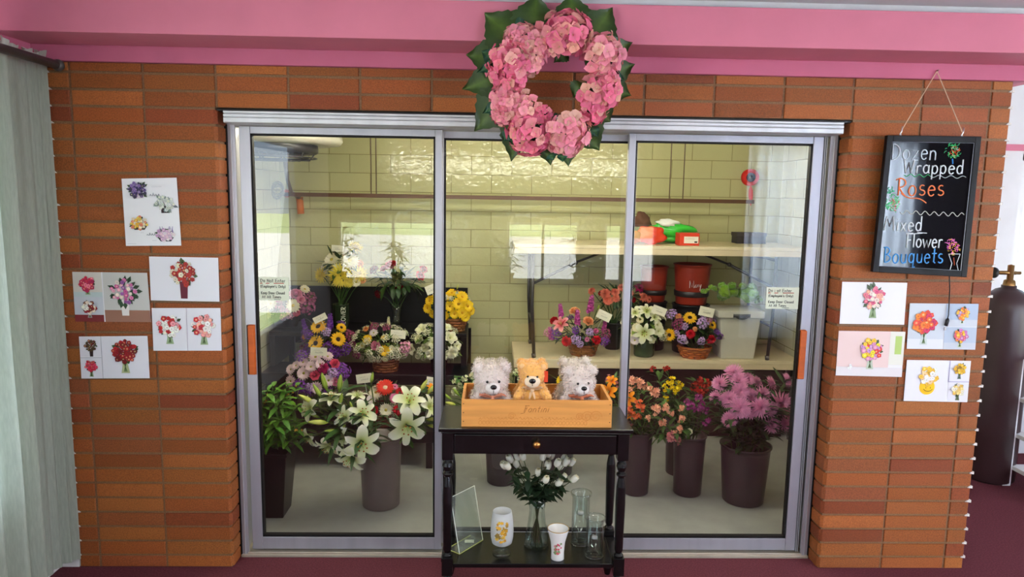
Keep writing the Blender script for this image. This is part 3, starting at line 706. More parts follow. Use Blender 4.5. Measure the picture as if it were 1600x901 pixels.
for k in range(4):
    mb.petal(PI*k/2, .03, 0, .15, .13, 12, 6, 0, srgb(90, 88, 86), srgb(90, 88, 86), 4, .6, .1, .6, c=(-1.48, 1.2, 1.91))
mb.ball((-1.48, 1.2, 1.915), (.04, .04, .02), srgb(80, 80, 80)); mb.build('fan', M['satin'], t, True)
t = thing('refrigerant_pipe', 'grey pipe with an orange valve coming down from the cooling unit', 'pipe', at(458, 300, 2.1))
mb = MB(); A = [at(446, 250, 1.5), at(447, 264, 1.9), at(449, 280, 2.1), at(455, 300, 2.16), at(466, 308, 2.2), at(472, 312, 2.22)]; mb.tube(A, .014, srgb(120, 100, 76), 8); mb.build('pipe', M['satin'], t, True)
mb = MB(); mb.tube([at(468, 308, 2.22), at(470, 334, 2.22)], .026, srgb(206, 108, 30), 10); mb.ball(at(448, 302, 2.18), .03, srgb(200, 96, 34)); mb.build('valve', M['satin'], t, True)
mb = MB(); pts = [at(434+9*math.cos(a*.55), 292+11*math.sin(a*.55)+a*.3, 1.95) for a in range(34)]; mb.tube(pts, .006, srgb(130, 126, 110), 6); mb.build('coil', M['satin'], t, True)
RA, RB = at(440, 303, 2.1), at(1178, 316, 2.1)
t = thing('hanging_rail', 'thin brown rail hanging level on wires across the cooler', 'rail', (RA+RB)/2)
mb = MB(); mb.box(RA.x, RB.x, 2.088, 2.112, 1.652, 1.680, srgb(92, 62, 42)); mb.build('rail', M['satin'], t, bevel=.002)
for u in (580, 588, 1046, 1067):
    p = at(u, 305, 2.1); mb = MB(); mb.tube([(p.x, 2.1, 1.66), (p.x, 2.1, 2.36)], .004, srgb(104, 84, 64), 6); mb.build('wire', M['satin'], t, True)
p = at(1172, 277, 2.25)
t = thing('ribbon_spool', 'round red ribbon spool hanging at the right end of the rail', 'ribbon spool', p)
mb = MB(); mb.lathe([(.035, -.02), (.062, -.02), (.062, .02), (.035, .02), (.035, -.02)], p, srgb(222, 50, 40), 24, (0, 1, 0)); mb.build('ribbon', M['silk'], t, True)
mb = MB(); mb.lathe([(.012, -.022), (.034, -.022), (.034, .022), (.012, .022), (.012, -.022)], p, srgb(40, 26, 30), 20, (0, 1, 0)); mb.build('core', M['matte'], t, True)
mb = MB(); mb.leaf(p+Vector((.0, -.022, -.055)), (.06, 0, -1), .16, .035, srgb(222, 60, 44), 0, 0); mb.tube([p+Vector((0, 0, .01)), (p.x, 2.3, p.z+.012)], .004, srgb(80, 80, 80), 6); mb.build('ribbon_end', M['silk'], t)

# supplies on the upper table
def blob(mb, c, r, col, lump=.25, seed=1, nu=22, nv=14):
    rnd = random.Random(seed); ph = [rnd.uniform(0, 6) for _ in range(6)]
    n0 = len(mb.v); mb.ball(c, r, col, nu, nv)
    for i in range(n0, len(mb.v)):
        v = Vector(mb.v[i])-Vector(c); k = 1+lump*.5*(math.sin(v.x/r[0]*4+ph[0])*math.sin(v.z/r[2]*5+ph[1])+math.sin(v.y/r[1]*5+ph[2])*.6+.4*math.sin(v.x/r[0]*9+v.z/r[2]*7+ph[3]))
        mb.v[i] = tuple(Vector(c)+v*k)
ZU = 1.362
def on(u, Y, z): return Vector((at(u, 380, Y).x, Y, z))
p = on(1012, 1.86, ZU)
t = tag(thing('floral_bag', 'crumpled orange-red plastic bag on the upper table', 'bag', p), 'crumpled orange-red plastic bag on the upper table', 'bag')
mb = MB(); blob(mb, (p.x+.02, p.y, ZU+.066), (.10, .06, .06), srgb(226, 66, 40), .3, 4); mb.build('bag', M['gloss'], t, True)
mb = MB(); blob(mb, (p.x-.10, p.y, ZU+.05), (.055, .05, .045), srgb(176, 90, 36), .3, 7); mb.build('bag_base', M['gloss'], t, True)
p = on(1002, 2.05, ZU); t = thing('floral_foam', 'small dark brown bundle behind the orange-red bag', 'bundle', p)
mb = MB(); blob(mb, (p.x, p.y, ZU+.11), (.065, .06, .10), srgb(96, 66, 50), .35, 9); mb.build('bundle', M['matte'], t, True)
p = on(1044, 1.97, ZU); t = thing('moss_bag', 'bright green and white plastic bag on the upper table, left of the red box', 'bag', p)
mb = MB(); blob(mb, (p.x+.03, p.y+.02, ZU+.10), (.17, .07, .055), srgb(60, 190, 60), .35, 12); blob(mb, (p.x+.02, p.y+.03, ZU+.036), (.10, .06, .034), srgb(70, 180, 66), .1, 2); mb.build('bag', M['gloss'], t, True)
mb = MB(); blob(mb, (p.x-.01, p.y+.0, ZU+.145), (.085, .05, .03), srgb(236, 240, 236), .4, 15); mb.build('lining', M['gloss'], t, True)
a, b = at(1062, 375, 1.78), at(1093, 375, 1.78)
t = thing('supply_box', 'red box with white label on the upper table', 'box', ((a.x+b.x)/2, 1.83, ZU))
mb = MB(); mb.box(a.x, b.x, 1.78, 1.90, ZU, ZU+.085, srgb(206, 60, 36)); mb.build('carton', M['paper'], t, bevel=.002)
mb = MB(); mb.box(a.x+.03, b.x-.008, 1.7785, 1.7795, ZU+.016, ZU+.062, srgb(240, 234, 220)); scribble(mb, (a.x+.036, 1.778, ZU+.045), Vector((1, 0, 0)), Vector((0, 0, 1)), 6, .07, .008, .0007, srgb(80, 50, 50)); mb.box(b.x-.035, b.x-.015, 1.778, 1.7785, ZU+.02, ZU+.03, srgb(40, 30, 30)); mb.build('label', M['paper'], t)
a, b = at(1150, 375, 2.1), at(1195, 375, 2.1)
t = thing('storage_box', 'dark grey box at the right end of the upper table', 'box', ((a.x+b.x)/2, 2.14, ZU))
mb = MB(); mb.box(a.x, b.x, 2.08, 2.2, ZU, ZU+.075, srgb(52, 48, 46)); mb.build('carton', M['matte'], t, bevel=.002)
mb = MB(); mb.box(a.x-.004, b.x+.004, 2.076, 2.204, ZU+.055, ZU+.08, srgb(66, 60, 56)); mb.build('lid', M['matte'], t, bevel=.002)

# things standing on the low table
p = on(1155, 1.86, ZL)
t = thing('storage_bin', 'pale grey plastic bin with side grips filled with green moss', 'bin', p)
w0, w1, hb = .115, .15, .345; zt_ = ZL+hb
mb = MB(); gc = srgb(206, 204, 192); d0, d1 = .10, .125
x, y = p.x, p.y
mb.hexa([(x-w0, y-d0, ZL), (x+w0, y-d0, ZL), (x+w0, y+d0, ZL), (x-w0, y+d0, ZL), (x-w1*.94, y-d1*.94, zt_-.05), (x+w1*.94, y-d1*.94, zt_-.05), (x+w1*.94, y+d1*.94, zt_-.05), (x-w1*.94, y+d1*.94, zt_-.05)], gc)
mb.build('tub', M['plastic'], t, bevel=.006)
mb = MB(); mb.box(x-w1-.012, x+w1+.012, y-d1-.012, y+d1+.012, zt_-.05, zt_, gc); mb.build('rim', M['plastic'], t, bevel=.006)
mb = MB()
pts = [(x-.055+.11*k/8, y-d1-.016, zt_-.03-.022*math.sin(PI*k/8)) for k in range(9)]; mb.tube(pts, .008, srgb(36, 36, 36), 6); mb.box(x-.06, x+.06, y-d1-.0135, y-d1-.0122, zt_-.045, zt_-.02, srgb(60, 60, 56)); mb.build('grip', M['plastic'], t, True)
def moss(u, v, Y, r, n, label, seed):
    c = at(u, v, Y); mb = MB(); rnd = random.Random(seed)
    for i in range(n):
        d = Vector((rnd.uniform(-1, 1), rnd.uniform(-.7, .4), rnd.uniform(-.5, .8))); q = c+Vector((d.x*r, d.y*r*.8, d.z*r*.55))
        rr = r*rnd.uniform(.22, .42); col = jit(srgb(94, 132, 28), .25); n0 = len(mb.v); mb.ball(q, (rr, rr, rr*.85), col, 12, 8)
        for k in range(n0, len(mb.v)): mb.v[k] = tuple(Vector(mb.v[k])+Vector((rnd.uniform(-1, 1), rnd.uniform(-1, 1), rnd.uniform(-1, 1)))*rr*.12)
    return tag(mb.build('moss_clump', M['plush'], origin=c), label, 'moss', None)
moss(1150, 456, 1.86, .115, 22, 'wide mound of bright green moss filling the pale bin', 3)
moss(1108, 452, 1.80, .05, 10, 'small green moss clump spilling over the left side of the pale bin', 5)
moss(1176, 468, 1.82, .05, 10, 'small green moss clump hanging over the right corner of the pale bin', 8)
for u, Y, r0, r1, hr, vb, lab in ((1024, 2.08, .082, .10, .26, 470, 'left'), (1084, 2.0, .105, .13, .29, 474, 'right')):
    c = on(u, Y, ZL); zb = at(u, vb, Y).z
    tag(bucket_mesh((c.x, Y, ZL), r1*.92, r1*1.0, zb-ZL, BK).build('flower_bucket', M['plastic'], smooth=True, origin=(c.x, Y, ZL)),
        'plain black bucket under the %s red bucket on the low table' % ('smaller left' if lab == 'left' else 'larger right'), 'bucket')
    o = tag(bucket_mesh((c.x, Y, zb), r1*.84, r1, hr, srgb(150, 46, 28)).build('paint_bucket', M['plastic'], smooth=True, origin=(c.x, Y, zb)),
        'smaller red bucket with black band, left one under the upper table' if lab == 'left' else 'larger red bucket with black band and white writing, under the upper table', 'bucket')
    mb = MB(); R = r1*.84+(r1*.16)*.3; mb.lathe([(R+.004, hr*.20), (R+.007, hr*.21), (R+.009, hr*.33), (R+.006, hr*.34)], (c.x, Y, zb), srgb(40, 32, 32), 36); mb.build('band', M['plastic'], o, True)
    if lab == 'right':
        mb = MB(); q = Vector((c.x-.05, Y-r1*.96-.002, zb+hr*.45)); mb.tube([q+Vector((x*.09, 0, z*.05)) for x, z in ((0, 1), (0, 0), (.05, .8), (.18, .1), (.3, 1), (.34, 0), (.5, .5), (.42, .05), (.56, .1), (.62, .5), (.68, .1), (.72, .5), (.84, .1), (.9, .5), (.82, -.4))], .0024, srgb(236, 226, 226), 5); mb.build('writing', M['paper'], o)

# ------------------------------------------------------------------ handwriting: single-stroke letters
def arc(cx, cy, rx, ry, a0, a1, n=10): return [(cx+rx*math.cos(rad(a0+(a1-a0)*i/n)), cy+ry*math.sin(rad(a0+(a1-a0)*i/n))) for i in range(n+1)]
xh = .6
oo = arc(.27, .3, .24, .3, 90, 450, 14)
G = {
 'D': ([[(.08, 0), (.08, 1)], arc(.08, .5, .55, .5, 90, -90, 12)], .75), 'o': ([oo], .6), 'z': ([[(.05, .6), (.48, .6), (.05, 0), (.5, 0)]], .58),
 'e': ([[(.06, .33), (.48, .36)]+arc(.28, .33, .22, .28, 8, 180, 8)+arc(.28, .3, .22, .3, 180, 320, 8)], .58), 'n': ([[(.06, .6), (.06, 0)], [(.06, .38)]+arc(.26, .38, .2, .22, 160, 0, 6)+[(.46, 0)]], .57),
 'W': ([[(.02, 1), (.2, 0), (.42, .75), (.62, 0), (.84, 1)]], .92), 'r': ([[(.08, .6), (.08, 0)], [(.08, .4)]+arc(.28, .38, .2, .22, 160, 55, 5)], .45),
 'a': ([arc(.26, .3, .22, .3, 60, 400, 12), [(.48, .6), (.48, .08), (.54, 0)]], .6), 'p': ([[(.07, .6), (.07, -.42)], arc(.27, .3, .21, .3, 140, -140, 10)], .58),
 'd': ([arc(.26, .3, .22, .3, 50, 400, 12), [(.48, 1.05), (.48, 0)]], .62), 'R': ([[(.1, 1), (.1, 0)], [(-.12, .92)]+arc(.14, .75, .4, .27, 100, -90, 10)+[(.12, .46), (.36, .16), (.62, -.08)]], .66),
 's': ([arc(.24, .45, .17, .15, 50, 270, 8)+arc(.24, .15, .19, .15, 90, -150, 8)], .5), 'M': ([[(-.06, 0), (.12, .98), (.4, .3), (.66, 1), (.8, 0)]], .9), 'i': ([[(.1, .6), (.1, 0)], [(.1, .8), (.11, .84)]], .26),
 'x': ([[(.03, .6), (.44, 0)], [(.44, .6), (.03, 0)]], .5), 'F': ([[(.1, 0), (.1, 1)], [(-.06, 1), (.62, 1.02)], [(.1, .55), (.45, .56)]], .6), 'l': ([[(.08, 1), (.08, 0)]], .24), 'w': ([[(.0, .6), (.2, 0), (.4, .5), (.6, 0), (.8, .6)]], .84),
 'B': ([[(.1, 0), (.1, 1)], [(-.05, .95)]+arc(.12, .76, .36, .24, 100, -90, 9), arc(.12, .26, .46, .26, 90, -90, 9)], .7), 'u': ([[(.06, .6)]+arc(.26, .22, .2, .22, 180, 360, 7)+[(.46, .6), (.46, 0)]], .58),
 'q': ([arc(.26, .3, .22, .3, 50, 400, 12), [(.48, .6), (.46, -.4), (.62, -.26)]], .62), 't': ([[(.2, .95), (.2, .08), (.34, 0)], [(.02, .62), (.4, .64)]], .45), 'N': ([[(.05, 0), (.05, 1), (.58, 0), (.58, 1)]], .7),
 'E': ([[(.6, 1), (.08, 1), (.08, 0), (.6, 0)], [(.08, .52), (.5, .52)]], .66), '(': ([arc(.4, .4, .3, .7, 130, 230, 8)], .35), ')': ([arc(-.08, .4, .3, .7, 50, -50, 8)], .35), 'm': ([[(.05, .6), (.05, 0)], [(.05, .4)]+arc(.2, .4, .15, .2, 160, 0, 5)+[(.35, 0)], [(.35, .4)]+arc(.5, .4, .15, .2, 160, 0, 5)+[(.65, 0)]], .76),
 'y': ([[(.04, .6), (.26, .02)], [(.48, .6), (.14, -.4)]], .54), "'": ([[(.08, 1), (.06, .8)]], .16), 'O': ([arc(.4, .5, .36, .5, 90, 450, 16)], .86), 'K': ([[(.08, 0), (.08, 1)], [(.55, 1), (.08, .45), (.58, 0)]], .64), 'C': ([arc(.42, .5, .36, .5, 50, 310, 12)], .72),
 'A': ([[(.0, 0), (.32, 1), (.62, 0)], [(.12, .38), (.5, .38)]], .7), 'T': ([[(.0, 1), (.66, 1)], [(.33, 1), (.33, 0)]], .68), 'L': ([[(.08, 1), (.08, 0), (.56, 0)]], .6), 'f': ([[(.42, .95), (.3, 1), (.2, .9), (.18, 0)], [(.02, .6), (.38, .6)]], .4),
 ' ': ([], .38), '.': ([[(.08, .0), (.1, .03)]], .2)}
def write(mb, txt, o, ux, uz, hgt, th, col, gap=.10, slant=0, squash=1, wob=.03):
    o = Vector(o); x = 0
    for ch in txt:
        st, adv = G[ch]
        dy = random.uniform(-wob, wob)
        for pl in st:
            mb.tube([o+ux*((x+a*squash+b*slant)*hgt)+uz*((b+dy)*hgt) for a, b in pl], th, col, 5)
        x += (adv+gap)*squash
    return x*hgt

# paper notices taped to the sliding doors
def notice(u0, v0, u1, v1, Y, label):
    a, b = at(u0, v1, Y), at(u1, v0, Y); w, h = b.x-a.x, b.z-a.z
    t = thing('paper_notice', label, 'notice', a)
    mb = MB(); mb.box(a.x, b.x, Y, Y+.0008, a.z, b.z, srgb(222, 226, 204)); mb.build('sheet', M['paper'], t)
    ux, uz = Vector((1, 0, 0)), Vector((0, 0, 1)); k = srgb(58, 62, 56); red = srgb(176, 62, 40)
    mb = MB(); y = Y-.0006
    for txt, fx, fz, hh in (('Do Not Enter', .06, .78, .14), ("(Employee's Only)", .06, .55, .115), ('Keep Door Closed', .07, .27, .115), ('At All Times', .1, .1, .115)):
        tw = sum(G[c][1]+.1 for c in txt)*hh*h; sq = min(1, w*(.84 if fz > .5 else .8)/tw)
        write(mb, txt, (a.x+w*fx, y, a.z+h*fz), ux, uz, hh*h, .0011, k, squash=sq)
    mb.build('writing', M['paper'], t)
    for f0, f1, fz in ((.05, .13, .73), (.24, .36, .73), (.5, .84, .73)):
        mb = MB(); mb.tube([(a.x+w*f0, y, a.z+h*fz), (a.x+w*f1, y, a.z+h*(fz+.01))], .0018, red, 5); mb.build('underline', M['paper'], t)
    mb = MB(); mb.tube([(a.x+w*.5, y, a.z+h*.055), (a.x+w*.72, y, a.z+h*.05)], .001, k, 4)
    mb.build('underline', M['paper'], t)
notice(405, 433, 451, 469, .1365, 'handwritten paper notice taped inside the left sliding door glass')
notice(1196, 449, 1249, 482, .1365, 'handwritten paper notice taped inside the right sliding door glass')

# ------------------------------------------------------------------ arrangements on the black stand
BR = srgb(120, 66, 34); BR2 = srgb(150, 96, 52)
def cbasket(r0, r1, h, col=BR, handle=None): return lambda root, b: basket(root, b, r0, r1, h, col, handle)
def cvase(prof, col, mat='gloss', name='vase'): return lambda root, b: vase_mesh(b, prof, col).build(name, M[mat], root, True)
def cbucket(r0, r1, h, col=BK): return lambda root, b: bucket_mesh(b, r0, r1, h, col).build('pot', M['plastic'], root, True)
def base_at(u, Y, z): return Vector((at(u, 500, Y).x, Y, z))
ZT3, ZT2, ZT1 = .716, .469, .241
b = base_at(447, 2.06, ZT3)
arrangement('mixed_bouquet', 'low purple, pink and cream arrangement on the stand behind the left notice', b, cbucket(.08, .10, .09), ZT3+.09,
  [('ltrose', 462, 460, 1.98, 11), ('cdaisy', 424, 474, 1.95, 11), ('cdaisy', 458, 477, 1.94, 12), ('cdaisy', 476, 452, 2.02, 9), ('ltrose', 435, 475, 1.98, 9), ('ltrose', 470, 468, 1.96, 8), ('plumcl', 412, 475, 2.0, 10), ('plumcl', 478, 478, 2.0, 14), ('plumcl', 484, 465, 2.06, 10), ('cdaisy', 418, 490, 1.95, 9), ('pkrose', 463, 488, 1.95, 7), ('ltrose', 451, 485, 1.94, 6), ('ltrose', 440, 482, 1.94, 6), ('pkcarn', 445, 462, 2.05, 10), ('cdaisy', 437, 455, 2.1, 9)],
  (447, 474, 2.06, 42, 26), (46, .07, DGREEN, GREEN), [('pinkcl', 5, .03)])
b = base_at(533, 2.02, ZT3)
def tallbox(root, b):
    vase_mesh(b, [(.001, 0), (.05, 0), (.055, .01), (.062, .17), (.066, .175), (.06, .175), (.05, .02), (.001, .02)], srgb(40, 52, 34)).build('vase', M['gloss'], root, True)
    mb = MB(); ux, uz = Vector((0, 0, 1)), Vector((-1, 0, 0)); write(mb, 'FLOWER', (b[0]+.045, b[1]-.067, b[2]+.02), Vector((0, 0, 1)), Vector((-1, 0, 0)), .03, .0022, srgb(224, 224, 206)); mb.build('lettering', M['paper'], root)
G['O'], G['W'], G['E'] = G['O'], G['W'], G['E']
arrangement('mum_bouquet', 'tall bouquet of pale yellow and white mums in a dark lettered vase', b, tallbox, ZT3+.17,
  [('ymum', 533, 430, 1.95, 20), ('ymum', 560, 428, 1.98, 14), ('ymum', 555, 387, 2.05, 12), ('ymum', 503, 430, 1.98, 13), ('wmum', 519, 406, 2.0, 14), ('wmum', 546, 407, 1.98, 16), ('wmum', 526, 421, 1.96, 10), ('wmum', 509, 418, 2.02, 11), ('wmum', 534, 393, 2.06, 12), ('orcarn', 566, 437, 2.0, 8), ('orcarn', 562, 412, 2.02, 8), ('wmum', 556, 440, 1.97, 9), ('ymum', 545, 440, 1.95, 10)],
  (533, 418, 2.02, 34, 36), (60, .09, DGREEN, GREEN))
b = base_at(620, 2.08, ZT3)
arrangement('rose_bouquet', 'bouquet of red and pink roses in a clear glass vase behind the baskets', b, cvase([(.001, 0), (.035, 0), (.04, .01), (.034, .06), (.03, .10), (.045, .165), (.043, .165), (.028, .1), (.03, .015), (.001, .015)], (1, 1, 1), 'glass'), ZT3+.16,
  [('darkrose', 585, 422, 2.02, 9), ('redrose', 656, 431, 2.02, 9), ('redrose', 661, 421, 2.05, 8), ('ltrose', 610, 415, 2.02, 10), ('redrose', 614, 412, 2.0, 7), ('darkrose', 592, 459, 2.03, 8), ('darkrose', 624, 452, 2.02, 9), ('pkrose', 600, 420, 2.06, 7)],
  (620, 438, 2.08, 42, 24), (70, .10, DGREEN, GREEN))
b = base_at(712, 1.96, ZT3)
arrangement('daisy_basket', 'wicker basket of bright yellow daisies with a tall handle', b, cbasket(.055, .075, .09, BR2, .22), ZT3+.08,
  [('ydaisy', 672, 470, 1.92, 10), ('ydaisy', 669, 481, 1.92, 10), ('ydaisy', 703, 478, 1.9, 10), ('ydaisy', 716, 475, 1.88, 12), ('ydaisy', 730, 478, 1.9, 12), ('ydaisy', 722, 488, 1.87, 11), ('ydaisy', 710, 490, 1.88, 9), ('ydaisy', 722, 464, 1.9, 11), ('ydaisy', 735, 485, 1.92, 9), ('ydaisy', 727, 495, 1.88, 9), ('ydaisy', 698, 464, 1.94, 10), ('ydaisy', 706, 458, 1.95, 9), ('ydaisy', 684, 462, 1.95, 10), ('ydaisy', 676, 490, 1.93, 8), ('ydaisy', 688, 478, 1.9, 10), ('ybud', 714, 452, 1.95, 7), ('ydaisy', 695, 492, 1.9, 9)],
  (704, 476, 1.97, 34, 24), (40, .08, LGREEN, GREEN), [('breath', 5, .02)])
b = base_at(509, 1.78, ZT2)
arrangement('sunflower_bouquet', 'upright bouquet of sunflowers and purple stock on the stand', b, cbucket(.06, .075, .10, srgb(60, 40, 28)), ZT2+.1,
  [('sunflower', 494, 536, 1.68, 14), ('sunflower', 528, 530, 1.68, 13), ('sunflower', 498, 511, 1.74, 14), ('sunflower', 533, 512, 1.76, 9), ('purstock', 516, 512, 1.76, 9), ('purstock', 478, 518, 1.8, 8), ('purple', 514, 543, 1.70, 13), ('purple', 538, 545, 1.72, 11), ('purple', 482, 545, 1.74, 10), ('plumcl', 546, 525, 1.76, 10), ('orcarn', 476, 526, 1.76, 6), ('lav', 510, 519, 1.74, 8), ('plumcl', 478, 540, 1.76, 9), ('purple', 526, 550, 1.7, 9), ('plumcl', 549, 540, 1.76, 8)],
  (510, 530, 1.78, 38, 32), (60, .09, DGREEN, srgb(84, 70, 50)), [('purple', 4, .035)])
b = base_at(602, 1.76, ZT2)
arrangement('baby_breath_basket', 'brown basket of baby breath with yellow daisies and one pink rose', b, cbasket(.075, .085, .085), ZT2+.08,
  [('ydaisy', 574, 530, 1.68, 9), ('ydaisy', 601, 548, 1.66, 10), ('ltrose', 587, 540, 1.66, 9), ('whiterose', 602, 560, 1.66, 6), ('wdaisy', 584, 520, 1.72, 8), ('plumcl', 559, 553, 1.68, 8), ('plumcl', 585, 511, 1.76, 8), ('plumcl', 604, 513, 1.76, 7), ('pinkcl', 632, 543, 1.7, 11), ('ydaisy', 600, 528, 1.72, 6), ('orcarn', 572, 514, 1.75, 6), ('whiterose', 616, 525, 1.72, 6), ('cdaisy', 566, 540, 1.7, 6), ('whstock', 607, 507, 1.78, 5), ('cdaisy', 612, 545, 1.68, 7)],
  (596, 537, 1.77, 50, 30), (50, .08, GREEN, LGREEN), [('breath', 26, .03)])
b = base_at(686, 1.76, ZT2)
arrangement('white_bouquet', 'full white bouquet of roses and blossoms in a dark vase', b, cvase([(.001, 0), (.05, 0), (.055, .02), (.06, .11), (.065, .12), (.06, .12), (.05, .02), (.001, .02)], srgb(34, 32, 28)), ZT2+.11,
  [('whitebloom', 703, 528, 1.68, 13), ('whitecarn', 706, 550, 1.66, 13), ('whitecarn', 696, 555, 1.66, 9), ('whitebloom', 676, 535, 1.68, 12), ('whiterose', 655, 530, 1.70, 9), ('whitebloom', 660, 516, 1.74, 13), ('whitecarn', 673, 553, 1.66, 11), ('whitebloom', 645, 545, 1.70, 11), ('whiterose', 653, 556, 1.70, 6), ('whitebloom', 697, 513, 1.74, 10), ('whitecarn', 684, 520, 1.7, 10), ('whitebloom', 713, 540, 1.7, 9), ('whitebloom', 688, 543, 1.66, 10), ('whiterose', 664, 543, 1.68, 8)],
  (682, 535, 1.76, 40, 30), (54, .08, GREEN, LGREEN), [('breath', 12, .03)])
b = base_at(494, 1.36, ZT1)
arrangement('pink_bouquet', 'round bouquet of pale pink daisies, rosy roses and purple statice', b, cbasket(.085, .10, .10, srgb(52, 34, 26)), ZT1+.09,
  [('pdaisy', 493, 558, 1.28, 12), ('pdaisy', 512, 557, 1.30, 10), ('pdaisy', 475, 583, 1.24, 13), ('pdaisy', 486, 573, 1.24, 11), ('pdaisy', 455, 577, 1.28, 10), ('pdaisy', 455, 595, 1.26, 11), ('pdaisy', 474, 566, 1.28, 10), ('pdaisy', 500, 569, 1.23, 9), ('pdaisy', 494, 605, 1.22, 11), ('pdaisy', 513, 594, 1.22, 11), ('pdaisy', 533, 600, 1.26, 9), ('pdaisy', 463, 571, 1.28, 9), ('magcarn', 505, 575, 1.23, 11), ('pkrose', 492, 586, 1.22, 9), ('pkrose', 523, 568, 1.25, 9), ('ltrose', 524, 596, 1.23, 8), ('purple', 470, 602, 1.24, 13), ('purple', 535, 582, 1.28, 13), ('purple', 472, 557, 1.30, 11), ('lav', 519, 582, 1.24, 9), ('purple', 484, 608, 1.24, 10), ('lav', 484, 604, 1.22, 7)],
  (494, 584, 1.36, 46, 34), (50, .08, DGREEN, GREEN), [('purple', 6, .04)])
b = base_at(600, 1.32, ZT1)
arrangement('red_basket', 'brown basket of red and cream flowers behind the lilies', b, cbasket(.09, .105, .11, srgb(104, 54, 32)), ZT1+.1,
  [('rgerb', 602, 606, 1.22, 16), ('redcarn', 622, 640, 1.18, 11), ('redrose', 584, 640, 1.18, 9), ('wmum', 588, 613, 1.22, 13), ('wmum', 603, 640, 1.18, 12), ('pkgerb', 616, 622, 1.18, 9), ('wdaisy', 580, 624, 1.2, 9), ('redcarn', 625, 612, 1.24, 9), ('plumcl', 566, 620, 1.24, 9), ('pkgerb', 617, 604, 1.24, 6), ('breath', 630, 642, 1.2, 7), ('redrose', 632, 625, 1.24, 7), ('darkrose', 570, 638, 1.22, 8)],
  (600, 626, 1.32, 44, 30), (46, .08, DGREEN, GREEN), [('breath', 5, .025)])

# arrangements on the low table
b = base_at(912, 1.86, ZL)
arrangement('stock_basket', 'basket of magenta stock, peach roses and a striped pink lily', b, cbasket(.08, .10, .075, BR2), ZL+.07,
  [('magstock', 877, 494, 1.84, 8), ('magstock', 922, 486, 1.86, 10), ('magstock', 902, 506, 1.76, 9), ('starlily', 878, 508, 1.74, 14), ('redrose', 866, 501, 1.78, 8), ('peachrose', 898, 487, 1.8, 10), ('peachrose', 919, 502, 1.74, 10), ('redcarn', 885, 533, 1.72, 10), ('redcarn', 932, 531, 1.72, 9), ('purple', 869, 520, 1.78, 11), ('magstock', 862, 530, 1.78, 8), ('plumcl', 945, 522, 1.78, 10), ('magstock', 943, 516, 1.8, 7), ('lav', 900, 530, 1.73, 8), ('lav', 921, 519, 1.74, 7), ('pkcarn', 931, 517, 1.75, 6), ('pkgerb', 917, 530, 1.73, 5), ('purple', 944, 532, 1.76, 9), ('gbud', 933, 484, 1.84, 7), ('lav', 906, 537, 1.72, 6), ('pinkcl', 858, 520, 1.8, 8)],
  (906, 520, 1.84, 46, 26), (60, .08, DGREEN, srgb(60, 80, 70)), [('purple', 4, .03)])
b = base_at(1008, 1.84, ZL)
arrangement('lily_bouquet', 'white lilies and daisies in a low dark green vase', b, cvase([(.001, 0), (.066, 0), (.072, .012), (.072, .11), (.066, .118), (.06, .118), (.064, .015), (.001, .015)], srgb(40, 66, 38)), ZL+.11,
  [('wlily', 1006, 520, 1.72, 17), ('wlily', 1010, 488, 1.78, 14), ('wlily', 993, 490, 1.78, 12), ('wlily', 1022, 497, 1.76, 11), ('wdaisy', 992, 531, 1.73, 9), ('cdaisy', 995, 512, 1.74, 9), ('whitebloom', 1028, 517, 1.74, 12), ('whitebloom', 1026, 507, 1.76, 9), ('whitebloom', 978, 505, 1.8, 10), ('cdaisy', 985, 520, 1.76, 8), ('whitebloom', 1018, 530, 1.73, 8), ('breath', 1036, 525, 1.76, 8), ('cdaisy', 1000, 500, 1.76, 7)],
  (1008, 510, 1.84, 36, 30), (46, .09, GREEN, LGREEN), [('breath', 8, .03), ('whitebloom', 4, .03)])
b = base_at(958, 2.06, ZL)
arrangement('carnation_bouquet', 'coral and red carnations in a tall black container behind the white lilies', b, cbucket(.055, .07, .2), ZL+.2,
  [('coralcarn', 946, 459, 1.98, 11), ('coralcarn', 961, 457, 1.98, 9), ('coralcarn', 950, 469, 1.97, 10), ('coralcarn', 963, 467, 1.97, 8), ('coralcarn', 983, 460, 1.98, 10), ('magcarn', 998, 450, 2.0, 10), ('coralcarn', 1005, 464, 1.97, 9), ('coralcarn', 1013, 468, 1.97, 7), ('redcarn', 939, 458, 2.02, 6), ('coralcarn', 925, 455, 2.02, 8), ('redcarn', 988, 468, 2.0, 7), ('coralcarn', 980, 474, 1.98, 7), ('coralcarn', 972, 450, 2.02, 9)],
  (970, 464, 2.06, 40, 20), (50, .1, DGREEN, GREEN))
b = base_at(1087, 1.82, ZL)
arrangement('sunflower_basket', 'oval wicker basket with sunflowers, red roses and lavender asters', b, cbasket(.085, .11, .075, srgb(176, 96, 40)), ZL+.07,
  [('sunflower', 1078, 497, 1.76, 12), ('sunflower', 1047, 523, 1.76, 11), ('sunflower', 1112, 508, 1.78, 9), ('redcarn', 1079, 522, 1.72, 9), ('redcarn', 1111, 530, 1.72, 9), ('lav', 1097, 506, 1.75, 10), ('lav', 1050, 492, 1.82, 9), ('purple', 1124, 524, 1.77, 8), ('lav', 1066, 529, 1.73, 8), ('orcarn', 1086, 514, 1.73, 5), ('lav', 1095, 532, 1.72, 7), ('orcarn', 1060, 494, 1.8, 6), ('plumcl', 1060, 508, 1.78, 10), ('pinkcl', 1106, 500, 1.8, 8), ('lav', 1070, 510, 1.75, 6), ('purple', 1118, 518, 1.78, 6), ('wdaisy', 1072, 534, 1.72, 4)],
  (1086, 515, 1.84, 42, 26), (60, .08, DGREEN, GREEN), [('lav', 4, .025), ('plumcl', 3, .03)])

